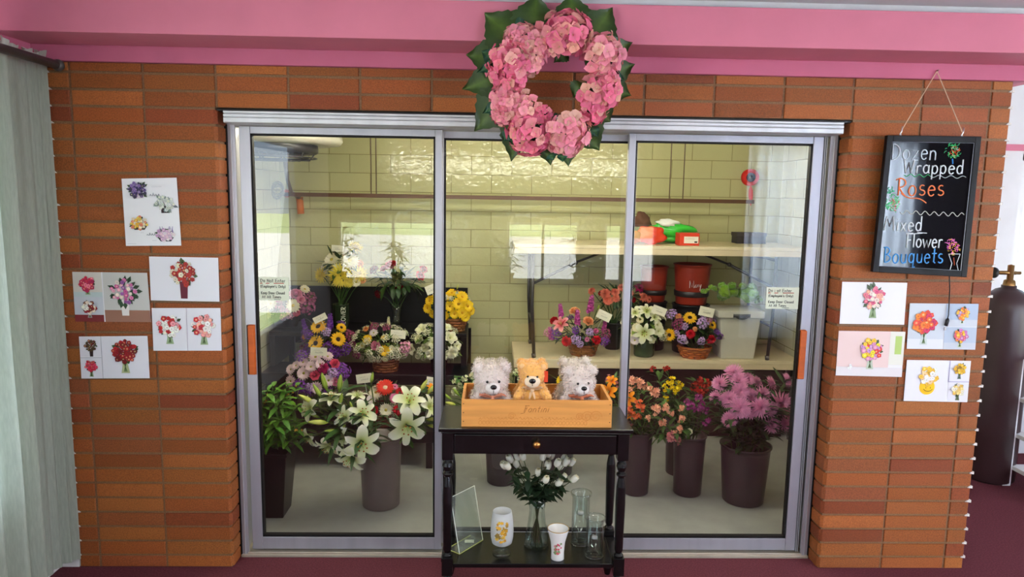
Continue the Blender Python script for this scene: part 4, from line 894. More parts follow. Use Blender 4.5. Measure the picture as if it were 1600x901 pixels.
# price cards
for a in ((527, 388, 1.98, 18, 10, 3, 'white price card at the top of the tall yellow mums'), (500, 497, 1.72, 22, 10, -26, 'tilted price card above the topmost sunflower'),
          (498, 549, 1.22, 26, 13, 2, 'price card on the round pink daisy bouquet'), (622, 522, 1.68, 24, 13, 6, 'price card on the right of the baby breath basket'),
          (569, 591, 1.17, 25, 15, -8, 'price card standing above the white lilies, left of the red gerbera'), (673, 595, .74, 14, 13, 8, 'price card at the yellow lily buds beside the left door stile'),
          (673, 452, 1.88, 16, 14, -22, 'price card in the basket of yellow daisies'), (944, 493, 1.76, 23, 14, 25, 'slanted price card on the magenta stock basket'),
          (1030, 485, 1.74, 23, 13, 20, 'slanted price card on the white lilies in the green vase'), (1104, 487, 1.76, 24, 15, 12, 'price card on the sunflower basket beside the pale bin')):
    price_card(*a)

# ------------------------------------------------------------------ cut stems standing in floor buckets
def stem(name, label, cat, group, c, h, blooms, leaves=8, Ln=.10, lc=(GREEN, DGREEN), spread=.05, r=.0035, face=.7):
    """one cut stem (possibly branching) standing in the bucket whose base centre is c and height h"""
    a = random.uniform(0, 2*PI); foot = Vector((c[0]+spread*math.cos(a), c[1]+spread*math.sin(a), c[2]+.02))
    root = thing(name, label, cat, foot, group)
    mb = MB()
    for k, u, v, Y, rp, *dd in blooms:
        p = at(u, v, Y); s = px(rp, Y)*(1.22 if k == 'wlily' else 1.0)
        if k in ('gbud', 'ybud'): s *= 1.25
        out = Vector((p.x-c[0], p.y-c[1], 0))
        d = Vector(dd[0]) if dd else (out*2.0+Vector((0, -face*.35, .18)))
        d.normalize()
        e = p-d*s*.05
        m = Vector((c[0]+(p.x-c[0])*.25, c[1]+(p.y-c[1])*.25, c[2]+h*.98)); k2 = m.lerp(e, .55)+Vector((0, 0, .03+.1*max(0, (m.z+.12-e.z))))
        pts = []
        for i in range(9):
            t = i/8; q1 = foot.lerp(m, t); q2 = m.lerp(k2, t); q3 = k2.lerp(e, t); w1 = q1.lerp(q2, t); w2 = q2.lerp(q3, t); pts.append(w1.lerp(w2, t))
        mb.tube(pts, [r]*6+[r*.8, r*.7, r*.6], [mix(GREEN, LGREEN, .3)]*9, 5, False)
        for i in range(leaves):
            j = random.randint(2, 7); q = pts[j].lerp(pts[j+1], random.random())
            if q.z < c[2]+h*.95: continue
            a = random.uniform(0, 2*PI); t = (pts[j+1]-pts[j]).normalized()
            mb.leaf(q, t*.8+Vector((math.cos(a), math.sin(a), random.uniform(-.2, .5))), Ln*random.uniform(.7, 1.2), Ln*random.uniform(.18, .30), jit(mix(lc[0], lc[1], random.random()), .15), random.uniform(.2, 1.2))
        head(root, k, p, d, s)
    mb.build('stem', M['leaf'], root, True)
    return root
GB = srgb(104, 92, 88); DB = srgb(62, 44, 48)
# lilies
cL = Vector((-.775, .66, 0)); HB = at(590, 690, .56).z
HB = max(.28, min(.42, HB))
bucket(cL, .10, .112, HB, GB, 'large grey-brown round bucket holding the white lilies')
gl = 'white lily stems in the grey bucket'
ll = 'white lily stem with open trumpet blooms leaning out of the grey bucket'
LF = (srgb(52, 92, 36), srgb(36, 66, 30))
stem('white_lily', ll, 'lily', gl, cL, HB, [('wlily', 564, 688, .40, 25, (.25, -.85, -.15)), ('gbud', 536, 668, .46, 12, (.2, -.5, .3)), ('gbud', 527, 672, .44, 11, (-.9, -.3, .05))], 13, .15, LF, .03, .005)
stem('white_lily', ll, 'lily', gl, cL, HB, [('wlily', 551, 709, .40, 23, (-.25, -.8, -.45)), ('wlily', 541, 684, .44, 17, (-.7, -.6, .1))], 4, .12, LF, .03, .005)
stem('white_lily', ll, 'lily', gl, cL, HB, [('wlily', 565, 648, .48, 19, (.35, -.65, .5)), ('wlily', 541, 652, .47, 16, (-.35, -.7, .4)), ('ybud', 513, 660, .44, 17, (-.95, -.25, .12))], 13, .14, LF, .03, .005)
stem('white_lily', ll, 'lily', gl, cL, HB, [('wlily', 516, 692, .43, 18, (-.3, -.65, -.55)), ('wlily', 488, 680, .46, 15, (-.6, -.6, -.4)), ('gbud', 500, 652, .5, 10, (-.9, -.2, .4))], 13, .14, LF, .03, .005)
stem('white_lily', ll, 'lily', gl, cL, HB, [('wlily', 488, 638, .50, 17, (-.62, -.65, .2)), ('ybud', 492, 630, .50, 16, (-.75, -.2, .5)), ('gbud', 503, 622, .55, 15, (-.45, -.1, .85)), ('gbud', 497, 634, .5, 12, (-.8, .1, .6))], 13, .14, LF, .03, .005)
stem('white_lily', ll, 'lily', gl, cL, HB, [('gbud', 511, 611, .58, 17, (-.25, .0, .95)), ('gbud', 530, 613, .56, 17, (.12, -.1, .95)), ('wlily', 518, 627, .52, 16, (.05, -.3, .9)), ('gbud', 530, 634, .5, 14, (.25, -.3, .9))], 13, .14, LF, .03, .005)
stem('white_lily', ll, 'lily', gl, cL, HB, [('wlily', 558, 622, .56, 14, (.05, -.1, .99)), ('gbud', 580, 600, .62, 11, (.15, 0, .98)), ('gbud', 551, 640, .5, 9, (-.2, -.3, .9))], 6, .11, LF, .03, .005)
stem('white_lily', ll, 'lily', gl, cL, HB, [('wlily', 639, 628, .56, 21, (.2, -.6, .55)), ('wlily', 668, 637, .6, 17, (.75, -.4, .35)), ('ybud', 656, 612, .64, 13, (.5, 0, .85)), ('ybud', 667, 616, .66, 13, (.6, -.1, .75))], 10, .14, LF, .03, .005)
stem('white_lily', ll, 'lily', gl, cL, HB, [('wlily', 635, 663, .50, 25, (.15, -.85, -.1)), ('ybud', 668, 664, .6, 14, (.9, -.2, -.05)), ('ybud', 666, 655, .62, 13, (.95, -.1, .1)), ('orlily', 674, 607, .7, 9, (.2, -.4, .6))], 10, .14, LF, .03, .005)

# square black bucket of greens at the left
cG = Vector((-1.33, .56, 0)); hG = .36
mb = MB()
for s0, s1, z0, z1 in ((.075, .105, 0, hG),):
    mb.hexa([(cG.x-s0, cG.y-s0, z0), (cG.x+s0, cG.y-s0, z0), (cG.x+s0, cG.y+s0, z0), (cG.x-s0, cG.y+s0, z0), (cG.x-s1, cG.y-s1, z1-.02), (cG.x+s1, cG.y-s1, z1-.02), (cG.x+s1, cG.y+s1, z1-.02), (cG.x-s1, cG.y+s1, z1-.02)], BK)
o = tag(mb.build('flower_bucket', M['plastic'], bevel=.004, origin=cG), 'tapered square black bucket of greenery at the far left', 'bucket')
mb = MB(); s1 = .112; mb.box(cG.x-s1, cG.x+s1, cG.y-s1, cG.y+s1, hG-.0195, hG, BK); mb.build('rim', M['plastic'], o, bevel=.003)
for i in range(28):
    tx, ty = random.uniform(-.14, .21), random.uniform(-.12, .12)
    zt = hG+random.uniform(.10, .36)-abs(tx-.02)*.5
    foot = Vector((cG.x+random.uniform(-.05, .05), cG.y+random.uniform(-.05, .05), hG-.03)); top = Vector((cG.x+tx, cG.y+ty, zt))
    root = thing('greenery_sprig', 'leafy green foliage stem in the square black bucket', 'greenery', foot, 'greenery stems in the square black bucket')
    mb = MB(); pts = [foot, foot.lerp(top, .5)+Vector((-tx*.2, -ty*.2, .05)), top]; mb.tube(pts, .003, GREEN, 4, False); mb.build('stem', M['leaf'], root, True)
    mb = MB()
    for j in range(20):
        t = .2+.8*j/20; q = pts[0].lerp(pts[1], t*2) if t < .5 else pts[1].lerp(pts[2], t*2-1)
        a = j*2.4; mb.leaf(q, Vector((math.cos(a), math.sin(a), random.uniform(.0, .9))), random.uniform(.075, .12), random.uniform(.020, .034), jit(mix(srgb(110, 164, 50), srgb(54, 104, 36), random.random()), .2), random.uniform(.3, 1.3), n=4)
    if i % 3 == 0:
        for j in range(8): q = pts[1].lerp(pts[2], random.random()); mb.ball(q+Vector((random.uniform(-.02, .02), random.uniform(-.02, .0), 0)), .006, jit(srgb(206, 160, 60), .2), 6, 4)
    mb.build('leaves', M['leaf'], root, True)

# pink mums
cM = Vector((1.245, .735, 0)); HM = at(1190, 690, .64).z
bucket(cM, .112, .135, .33, DB, 'large dark brown round bucket holding the pink mums')
for u, v, Y, r in ((1147, 584, .86, 17), (1126, 600, .80, 15), (1155, 596, .80, 16), (1168, 593, .84, 13), (1182, 597, .86, 11), (1203, 599, .84, 13), (1228, 594, .86, 13), (1119, 621, .70, 12), (1157, 611, .72, 16), (1139, 624, .68, 16), (1157, 637, .60, 19), (1190, 616, .72, 15), (1188, 637, .60, 19), (1218, 629, .64, 21), (1229, 643, .68, 15), (1140, 655, .62, 14), (1205, 663, .62, 15), (1226, 660, .64, 15), (1173, 641, .62, 15), (1172, 618, .74, 14), (1205, 640, .60, 14)):
    stem('chrysanthemum', 'large pink mum on a leafy stem in the dark bucket at right', 'chrysanthemum', 'pink mums in the dark bucket', cM, .33, [('pmum', u, v, Y, r)], 30, .12, (DGREEN, srgb(58, 88, 40)), .07, .003, face=1.2)
# alstroemeria
cA, cB, cC = Vector((.655, .84, 0)), Vector((.98, 1.13, 0)), Vector((.955, .83, 0))
bucket(cA, .075, .088, .37, DB, 'dark brown bucket of peach alstroemeria beside the black table'); bucket(cB, .075, .088, .36, DB, 'dark brown bucket standing behind the other, holding red alstroemeria'); bucket(cC, .078, .09, .35, DB, 'dark brown bucket of purple alstroemeria left of the pink mums')
def alst(c, h, col, lst, word, where):
    for a in lst: stem('alstroemeria', '%s alstroemeria stem in the %s' % (word, where), 'alstroemeria', '%s alstroemeria in the %s' % (word, where), c, h, [(col, *a)], 17, .09, (srgb(70, 104, 44), srgb(46, 80, 36)), .05, .003, face=1.0)
wA, wB, wC = 'dark bucket beside the black table', 'dark bucket at the back', 'dark bucket left of the pink mums'
alst(cA, .37, 'a_peach', [(997, 601, .86, 15), (987, 595, .84, 12), (1019, 611, .80, 15), (1008, 606, .9, 12), (1022, 639, .70, 13), (1011, 653, .68, 8), (1037, 637, .72, 11), (1046, 645, .74, 9), (983, 610, .8, 10)], 'peach', wA)
alst(cA, .37, 'a_orange', [(999, 634, .72, 13), (994, 650, .70, 11), (984, 640, .72, 9)], 'orange-red', wA)
alst(cA, .37, 'a_pink', [(1044, 681, .68, 13), (1056, 688, .70, 10), (985, 666, .72, 7)], 'dusty pink', wA)
stem('orange_lily', 'orange lily stem at the right edge of the black table', 'lily', None, cA, .37, [('orlily', 980, 622, .76, 15, (-.1, -.8, .3)), ('orlily', 984, 645, .74, 11, (-.3, -.8, 0))], 5, .1, LF, .03)
alst(cB, .36, 'a_yellow', [(1050, 597, 1.0, 12), (1060, 603, .98, 12), (1042, 606, .98, 10), (1054, 609, .94, 10), (1041, 622, .92, 7)], 'bright yellow', wB)
alst(cB, .36, 'a_red', [(1022, 577, 1.14, 8), (1042, 576, 1.14, 8), (1090, 596, 1.06, 12), (1098, 606, 1.04, 12), (1083, 606, 1.04, 11), (1092, 614, 1.0, 11), (1104, 598, 1.08, 10)], 'dark red', wB)
alst(cC, .35, 'a_purple', [(1091, 634, .74, 14), (1079, 636, .72, 12), (1103, 658, .72, 10), (1090, 622, .76, 11), (1100, 640, .76, 11), (1074, 628, .76, 9)], 'purple', wC)
alst(cC, .35, 'a_peach', [(1036, 662, .72, 12), (1064, 654, .72, 10), (1062, 670, .70, 9), (1054, 676, .70, 7), (1064, 637, .74, 8)], 'peach-coloured', wC)
stem('garden_rose', 'pale green bud on a stem below the purple alstroemeria', 'flower', None, cC, .35, [('whiterose', 1077, 674, .72, 6)], 6, .09, LF, .03)
# bucket behind the black table with white alstroemeria and lilies
cD = Vector((-.115, .98, 0)); bucket(cD, .085, .105, .36, DB, 'dark brown bucket seen under the table top behind the white roses')
cE = Vector((.235, 1.12, 0)); bucket(cE, .085, .10, .36, DB, 'dark brown bucket seen under the table at right of the white roses')
alst(cD, .36, 'a_white', [(728, 592, .80, 9), (740, 585, .82, 9), (712, 612, .78, 9), (735, 605, .76, 9), (752, 577, .86, 9), (745, 598, .8, 8), (722, 601, .8, 8), (712, 596, .84, 7), (758, 570, .9, 8), (805, 580, .9, 8), (812, 590, .88, 7)], 'creamy white', 'bucket behind the bear box')
stem('white_lily', 'white lily buds beside the left end of the bear box', 'lily', None, cD, .36, [('gbud', 705, 624, .74, 11, (-.6, -.3, .6)), ('gbud', 718, 618, .74, 10, (-.5, -.3, .7)), ('ybud', 712, 632, .72, 11, (-.7, -.4, .3)), ('ybud', 701, 640, .72, 11, (-.7, -.4, .1))], 7, .1, LF, .03)
stem('yellow_tulip', 'yellow blooms seen between the tan bear and the right-hand white bear', 'flower', None, cE, .36, [('ybud', 880, 592, .90, 13, (-.1, -.3, .9)), ('ydaisy', 886, 588, .92, 11), ('ydaisy', 877, 594, .92, 9)], 4, .1, LF, .03)
stem('orange_lily', 'orange lily stem just right of the bear box', 'lily', None, cA, .37, [('orlily', 952, 612, .70, 15, (-.4, -.8, .3)), ('orlily', 956, 596, .76, 10, (-.2, -.6, .6))], 4, .1, LF, .03)
alst(cA, .37, 'a_pink', [(952, 592, .8, 9), (963, 600, .8, 8)], 'small pink', 'dark bucket just right of the bear box')

# ------------------------------------------------------------------ black side table with bears and vases
TY0, TY1, TZ = -.33, -.02, .768
t = thing('side_table', 'small black wooden table with one drawer and turned legs before the cooler', 'table', (0, -.175, 0))
mb = MB(); mb.box(-.388, .388, TY0, TY1, TZ-.016, TZ, BK); mb.box(-.378, .378, TY0+.006, TY1-.004, TZ-.024, TZ-.0165, BK); mb.build('tabletop', M['black'], t, bevel=.004)
mb = MB(); mb.box(-.355, .355, TY0+.03, TY1-.02, TZ-.115, TZ-.0245, BK); mb.build('apron', M['black'], t, bevel=.002)
mb = MB(); mb.box(-.325, .325, TY0+.018, TY0+.0295, TZ-.108, TZ-.03, BK); d = mb.build('drawer', M['black'], t, bevel=.004)
mb = MB(); mb.lathe([(.004, 0), (.006, .012), (.013, .018), (.016, .026), (.011, .034), (.001, .036)], (0.002, TY0+.018, TZ-.062), srgb(170, 120, 64), 16, (0, -1, 0)); mb.build('knob', M['metal'], d, True)['label'] = 'round brass knob'
for x in (-.352, .352):
    for y in (TY0+.035, TY1-.03):
        mb = MB(); q = .022
        mb.box(x-q, x+q, y-q, y+q, TZ-.135, TZ-.0245, BK); mb.box(x-q, x+q, y-q, y+q, .14, .215, BK)
        mb.lathe([(.018, TZ-.1351), (.012, TZ-.142), (.020, TZ-.152), (.022, TZ-.165), (.016, TZ-.182), (.012, TZ-.187), (.021, TZ-.195), (.021, TZ-.202), (.013, TZ-.21), (.019, TZ-.25), (.0205, .45), (.017, .245), (.012, .232), (.02, .224), (.018, .2151)], (x, y, 0), BK, 18)
        mb.lathe([(.018, .1399), (.011, .132), (.021, .118), (.021, .10), (.012, .085), (.016, .06), (.02, .035), (.014, .01), (.012, .0)], (x, y, 0), BK, 18, cap1=True)
        mb.build('leg', M['black'], t, False, bevel=.001)
mb = MB(); mb.box(-.329, .329, TY0+.02, TY1-.015, .172, .19, BK); mb.box(-.38, -.3295, TY0+.062, TY1-.057, .172, .19, BK); mb.box(.3295, .38, TY0+.062, TY1-.057, .172, .19, BK); mb.build('lower_shelf', M['black'], t, bevel=.002)
# wooden wine box
bx0, bx1, by0, by1, bz0, bz1 = -.298, .302, TY0+.022, TY1-.035, TZ+.0005, 0
bz1 = at(836, 625, by0).z; bz0 = TZ+.0005
WD = srgb(214, 146, 74)
t = thing('wooden_box', 'pale wooden wine box with script and scroll stamp on the black table', 'box', ((bx0+bx1)/2, (by0+by1)/2, bz0))
th = .012
mb = MB(); mb.box(bx0, bx1, by0, by0+th, bz0, bz1, WD); f = mb.build('front_panel', M['wood'], t, bevel=.0015)
mb = MB(); mb.box(bx0, bx1, by1-th, by1, bz0, bz1, WD); mb.build('back_panel', M['wood'], t, bevel=.0015)
for xa in (bx0, bx1-th):
    mb = MB(); mb.box(xa, xa+th, by0+th+.0003, by1-th-.0003, bz0, bz1, WD); mb.build('side_panel', M['wood'], t, bevel=.0015)
mb = MB(); mb.box(bx0+th, bx1-th, by0+th, by1-th, bz0, bz0+.008, WD); mb.build('bottom', M['wood'], t)
ux, uz = Vector((1, 0, 0)), Vector((0, 0, 1)); st = srgb(150, 92, 44); H = bz1-bz0
mb = MB(); write(mb, 'Fantini', (bx0+.245, by0-.0004, bz0+H*.56), ux, uz, .026, .0009, st, slant=.35, wob=0); mb.tube([(bx0+.235, by0-.0004, bz0+H*.5), (bx0+.25, by0-.0004, bz0+H*.53), (bx0+.262, by0-.0004, bz0+H*.75)], .0007, st, 4); mb.build('writing', M['matte'], f)
mb = MB(); st2 = srgb(204, 132, 64)
for k in range(30):
    x = bx0+.075+k*.0145; mb.tube([(x+.006*math.cos(a), by0-.0002, bz0+.018+.008*math.sin(a)) for a in [2*PI*i/10 for i in range(11)]], .0008, st2, 4)
    mb.tube([(x-.006, by0-.0002, bz0+.030+.004*(k % 3)), (x, by0-.0002, bz0+.038+.004*(k % 2)), (x+.006, by0-.0002, bz0+.030)], .0008, st2, 4)
for cx_, rr in ((bx1-.10, .024), (bx1-.065, .026), (bx1-.13, .016), (bx0+.2, .016)):
    mb.tube([(cx_+rr*(1-a/14)*math.cos(a), by0-.0002, bz0+.045+rr*(1-a/14)*math.sin(a)) for a in [i*.45 for i in range(28)]], .0009, st2, 4)
mb.build('scroll_stamp', M['matte'], f)
mb = MB()
for x in (bx0+.008, bx1-.008):
    for z in (.2, .52, .85): mb.ball((x, by0-.0002, bz0+H*z), .0022, srgb(70, 46, 30), 6, 4)
mb.build('nails', M['metal'], f)

# plush bears
def fuzz(mb, centers, n, ln, col, rnd):
    for i in range(n):
        c, r = rnd.choices(centers, [a[1][0]*a[1][2] for a in centers])[0]
        zz = rnd.uniform(-1, 1); a = rnd.uniform(0, 2*PI); rr = math.sqrt(1-zz*zz); d = Vector((rr*math.cos(a), rr*math.sin(a), zz))
        if d.y > .5: continue
        p = Vector(c)+Vector((d.x*r[0], d.y*r[1], d.z*r[2])); nrm = Vector((d.x/r[0], d.y/r[1], d.z/r[2])).normalized()
        t = (nrm+Vector((rnd.uniform(-.7, .7), rnd.uniform(-.4, .4), rnd.uniform(-.9, .3)))).normalized(); s = nrm.cross(Vector((rnd.uniform(-1, 1), rnd.uniform(-1, 1), rnd.uniform(-1, 1)))).normalized()*.0016
        cc = jit(col, .13); q = p-nrm*.001
        mb.add([q-s, q+s, q+t*ln*.6+s*.7, q+t*ln, q+t*ln*.6-s*.7], [(0, 1, 2, 3, 4)], cc)
def bear(u, v, Y, rp, col, label, lookx=0, ribbon=None, tagged=False, long=.012, muzzle=None, seed=1):
    rnd = random.Random(seed); h = at(u, v, Y); R = px(rp, Y); zb = bz0+.008
    root = thing('teddy_bear', label, 'teddy bear', (h.x, h.y+.01, zb))
    bc = Vector((h.x, h.y+.012, (h.z-R*.8+zb)/2)); bh = max((h.z-R*.7-zb)/2+.012, .03)
    q = Vector((lookx, -1, -.12)).normalized(); rt = q.cross(Vector((0, 0, 1))).normalized(); up = rt.cross(q)
    parts = [(h, (R*1.02, R*.92, R*.94)), (bc, (R*.98, R*.66, bh))]
    for s in (-1, 1):
        parts.append((h+rt*s*R*.80+up*R*.72, (R*.36, R*.22, R*.36)))
        for t_ in (0, .33, .66, 1.0): parts.append((Vector((h.x+s*R*(.66+.5*t_), h.y-.002-.018*t_, h.z-R*(.98+.75*t_))), (R*.34, R*.32, R*.36)))
    for s in (-1, 1): parts.append((Vector((h.x+s*R*.62, h.y-.026, zb+.026)), (R*.4, .03, .025)))
    mb = MB()
    for c, r in parts: mb.ball(c, r, col, 18, 12)
    o = mb.build('body', M['plush'], root, True)
    m = o.modifiers.new('remesh', 'REMESH'); m.mode = 'VOXEL'; m.voxel_size = .0035; m.use_smooth_shade = True
    o.modifiers.new('smooth', 'SMOOTH').iterations = 4
    # the remesher drops the colour attribute, so the body gets a material of its own colour
    o.data.materials.clear(); o.data.materials.append(plushmat(col))
    mb = MB(); fuzz(mb, parts, 5200 if long > .008 else 4200, long, mix(col, (1, 1, 1), .12), rnd); mb.build('fur', M['plush'], root)
    mz = muzzle or mix(col, (1, 1, 1), .35)
    mb = MB(); mz_ = 1.3 if muzzle else 1.0; mc = h+q*R*.78-up*R*.24; mb.ball(mc, (R*.46*mz_, R*.4, R*.38*mz_), mz, 16, 10); mb.build('muzzle', M['plush'], root, True)
    mb = MB(); mb.ball(mc+q*R*.36+up*R*.16, (R*.2*mz_, R*.12, R*.15*mz_), srgb(24, 18, 18), 12, 8); mb.build('nose', M['gloss'], root, True)
    mb = MB(); mb.tube([mc+q*R*.42, mc+q*R*.41-up*R*.2], .0012, srgb(50, 34, 30), 4); mb.build('mouth', M['matte'], root)
    for s in (-1, 1):
        mb = MB(); mb.ball(h+q*R*.86+rt*s*R*.36+up*R*.16, R*.085, srgb(20, 14, 12), 10, 6); mb.build('eye', M['gloss'], root, True)
        mb = MB(); mb.ball(h+rt*s*R*.80+up*R*.72+q*R*.16, (R*.22, R*.10, R*.22), mix(col, mz, .35), 12, 8); mb.build('inner_ear', M['plush'], root, True)
    if ribbon:
        mb = MB(); nk = h-up*R*.92+q*R*.62
        mb.tube([h-up*R*.86+rt*R*.8*math.cos(a)+q*R*.74*math.sin(a) for a in [PI*i/12 for i in range(13)]], .005, ribbon, 6)
        for s in (-1, 1): mb.petal(0 if s > 0 else PI, .0, 0, R*.9, R*.5, 22, -16, .5, ribbon, jit(ribbon, .1), 5, .6, .05, .35, c=nk+q*.012, rot=None); mb.leaf(nk+q*.012, Vector((s*.35, -.25, -1)), R*.8, R*.3, ribbon, .1)
        mb.ball(nk+q*.014, (.008, .006, .007), ribbon, 8, 6)
        mb.build('ribbon_bow', M['silk'], root, True)
    if tagged:
        mb = MB(); e = h-rt*R*1.02+up*R*.42+q*R*.3; mb.box(e.x-.008, e.x+.008, e.y-.001, e.y+.001, e.z-.045, e.z, srgb(216, 66, 30)); mb.build('hang_tag', M['paper'], root)
    return root
PM = {}
def plushmat(col):
    if col not in PM:
        m = bpy.data.materials.new('plush_body'); m.use_nodes = True; P = m.node_tree.nodes['Principled BSDF']
        P.inputs['Base Color'].default_value = (*col, 1); P.inputs['Roughness'].default_value = .95; P.inputs['Sheen Weight'].default_value = .5; PM[col] = m
    return PM[col]
WB, TB, GB2 = srgb(222, 206, 198), srgb(236, 176, 92), srgb(214, 200, 184)
bear(767, 581, -.125, 22, GB2, 'off-white teddy bear hidden behind the left white bear in the box', 0, seed=2)
bear(830, 579, -.125, 20, TB, 'tan teddy bear at the back, behind the tan bear with the red tag', 0, long=.007, seed=3)
bear(897, 580, -.125, 22, GB2, 'off-white teddy bear behind the right white bear in the box', .1, seed=4)
bear(768, 592, -.235, 26, WB, 'white fluffy teddy bear with peach bow at the left front of the box', .12, srgb(232, 160, 130), seed=5)
bear(832, 585, -.235, 21, TB, 'tan teddy bear in the middle front of the box, with a red tag', -.05, srgb(236, 200, 160), True, .006, srgb(246, 222, 190), seed=6)
bear(905, 595, -.235, 24, WB, 'white fluffy teddy bear with orange bow at the right front of the box', .18, srgb(228, 140, 104), seed=7)

# ------------------------------------------------------------------ glassware on the lower shelf
SZ = .1905
def shelf_at(u, v): return atz(u, v, SZ)
# acrylic sign holder
p = Vector((-.285, -.17, SZ)); a0, a1 = atz(718, 866, SZ), atz(764, 838, SZ)
t = thing('sign_holder', 'tilted clear acrylic sign holder on the lower table shelf, left end', 'sign holder', (a0.x, a0.y, SZ))
d = Vector((a1.x-a0.x, a1.y-a0.y, 0)); d.normalize(); n = Vector((d.y, -d.x, 0)); Wd = .155; Hh = .235
lean = Vector((-n.x*.05, -n.y*.05, Hh))
def slab(mb, p0, e1, e2, th, nrm, col):
    P = [p0, p0+e1, p0+e1+e2, p0+e2]; q = nrm*th; mb.hexa([P[0], P[1], P[1]+q, P[0]+q, P[3], P[2], P[2]+q, P[3]+q], col)
b0 = Vector((a0.x, a0.y, SZ+.002))
mb = MB(); slab(mb, b0, d*Wd, lean, .003, -n, (1, 1, 1)); slab(mb, b0-n*.008, d*Wd, lean, .0025, -n, (1, 1, 1)); mb.build('sign_panel', M['acrylic'], t)
mb = MB(); slab(mb, b0+n*.004, d*Wd, -n*.07, .003, Vector((0, 0, -1)) if False else Vector((0, 0, 1)), srgb(190, 190, 110)); mb.build('foot', M['acrylic'], t)
mb = MB(); e = srgb(226, 232, 220)
for s0, s1 in ((b0, b0+lean), (b0+d*Wd, b0+d*Wd+lean), (b0+lean, b0+d*Wd+lean)): mb.tube([s0, s1], .0016, e, 5)
mb.tube([b0, b0+d*Wd], .0022, srgb(186, 184, 100), 5); mb.tube([b0-n*.07, b0-n*.07+d*Wd], .0022, srgb(186, 184, 100), 5); mb.tube([b0, b0-n*.07], .002, srgb(186, 184, 100), 5)
mb.build('edge', M['gloss'], t)
mb = MB(); c = b0+d*.10-n*.03+Vector((0, 0, .006)); mb.box(c.x-.02, c.x+.02, c.y-.012, c.y+.012, c.z, c.z+.002, srgb(226, 222, 206)); mb.build('price_sticker', M['paper'], t)
def glassware(name, label, cat, c, prof, mat, col=(1, 1, 1), sub='bowl'):
    t = thing(name, label, cat, c); mb = MB(); mb.lathe(prof, c, col, 36); mb.build(sub, M[mat], t, True); return t
# frosted candle holder on a glass foot with yellow flower decal
c = shelf_at(784, 863); c.z = SZ; s = px(1, c.y)
t = glassware('candle_holder', 'frosted white glass candle holder with yellow flowers on a clear foot', 'candle holder', c, [(.002, s*16), (s*12, s*16), (s*16.5, s*19), (s*18.4, s*28), (s*19, s*40), (s*17.8, s*57), (s*15.5, s*73), (s*14.7, s*73), (s*16.8, s*57), (s*17.8, s*40), (s*16, s*24), (.002, s*19)], 'frost', srgb(236, 236, 234))
mb = MB(); mb.lathe([(.001, 0), (s*15, 0), (s*15.5, s*2), (s*9, s*4), (s*4, s*8), (s*5, s*13), (s*9, s*16)], c, (1, 1, 1), 30); mb.build('foot', M['glass'], t, True)
mb = MB()
def decal(mb, c, r, az, z, sz, cols, n, seed, leafc=None):
    rnd = random.Random(seed)
    for i in range(n):
        zz = z+rnd.uniform(-1, 1)*sz*1.5; R = r(zz) if callable(r) else r; a = az+rnd.uniform(-1, 1)*sz/R*.8
        o = Vector((c[0]+R*math.cos(a), c[1]+R*math.sin(a), c[2]+zz)); nx = Vector((math.cos(a), math.sin(a), 0)); tx = Vector((-nx.y, nx.x, 0)); q = sz*rnd.uniform(.2, .42); col = srgb(*rnd.choice(cols))
        V = [o+nx*.0006]+[o+nx*.0004+(tx*math.cos(k*PI/5)+Vector((0, 0, 1))*math.sin(k*PI/5))*q*(1 if k % 2 else .6) for k in range(10)]
        mb.add(V, [(0, k+1, (k+1) % 10+1) for k in range(10)], jit(col, .15))
R0 = s*19.2
decal(mb, c, lambda z: s*(19.1-.075*max(0, z/s-40))+.0004, -PI/2-.05, s*44, s*11, [(214, 160, 40), (196, 136, 30), (226, 180, 70), (140, 112, 50)], 34, 3); mb.build('flower_decal', M['paper'], t)
# clear vase with silk white roses
c = shelf_at(838, 851); c.z = SZ; s = px(1, c.y); hv = s*86
t = glassware('glass_vase', 'clear flared glass vase holding the white silk roses', 'vase', c, [(.001, 0), (s*19, 0), (s*20.5, s*3), (s*19.5, s*14), (s*15, s*40), (s*12.5, s*62), (s*15, s*86), (s*14.3, s*86), (s*11.8, s*62), (s*14.2, s*40), (s*18.6, s*14), (s*18.6, s*4), (.001, s*3.5)], 'glass', sub='body')
mb = MB(); mb.lathe([(.0, 0), (s*19.4, 0.0004), (s*20.9, s*3)], c, srgb(190, 200, 196), 30); mb.box(c.x-.004, c.x+.004, c.y-s*20-.0015, c.y-s*20, c.z+s*9, c.z+s*13, srgb(190, 180, 140)); mb.build('sticker', M['glass'], t)
RS = [(793, 728), (797, 717), (808, 713), (806, 724), (817, 713), (848, 713), (856, 727), (857, 708), (871, 723), (876, 728), (881, 716), (893, 722), (823, 747), (841, 738), (837, 752), (847, 753), (873, 754), (880, 745), (897, 748), (884, 722), (853, 749), (788, 727), (862, 711)]
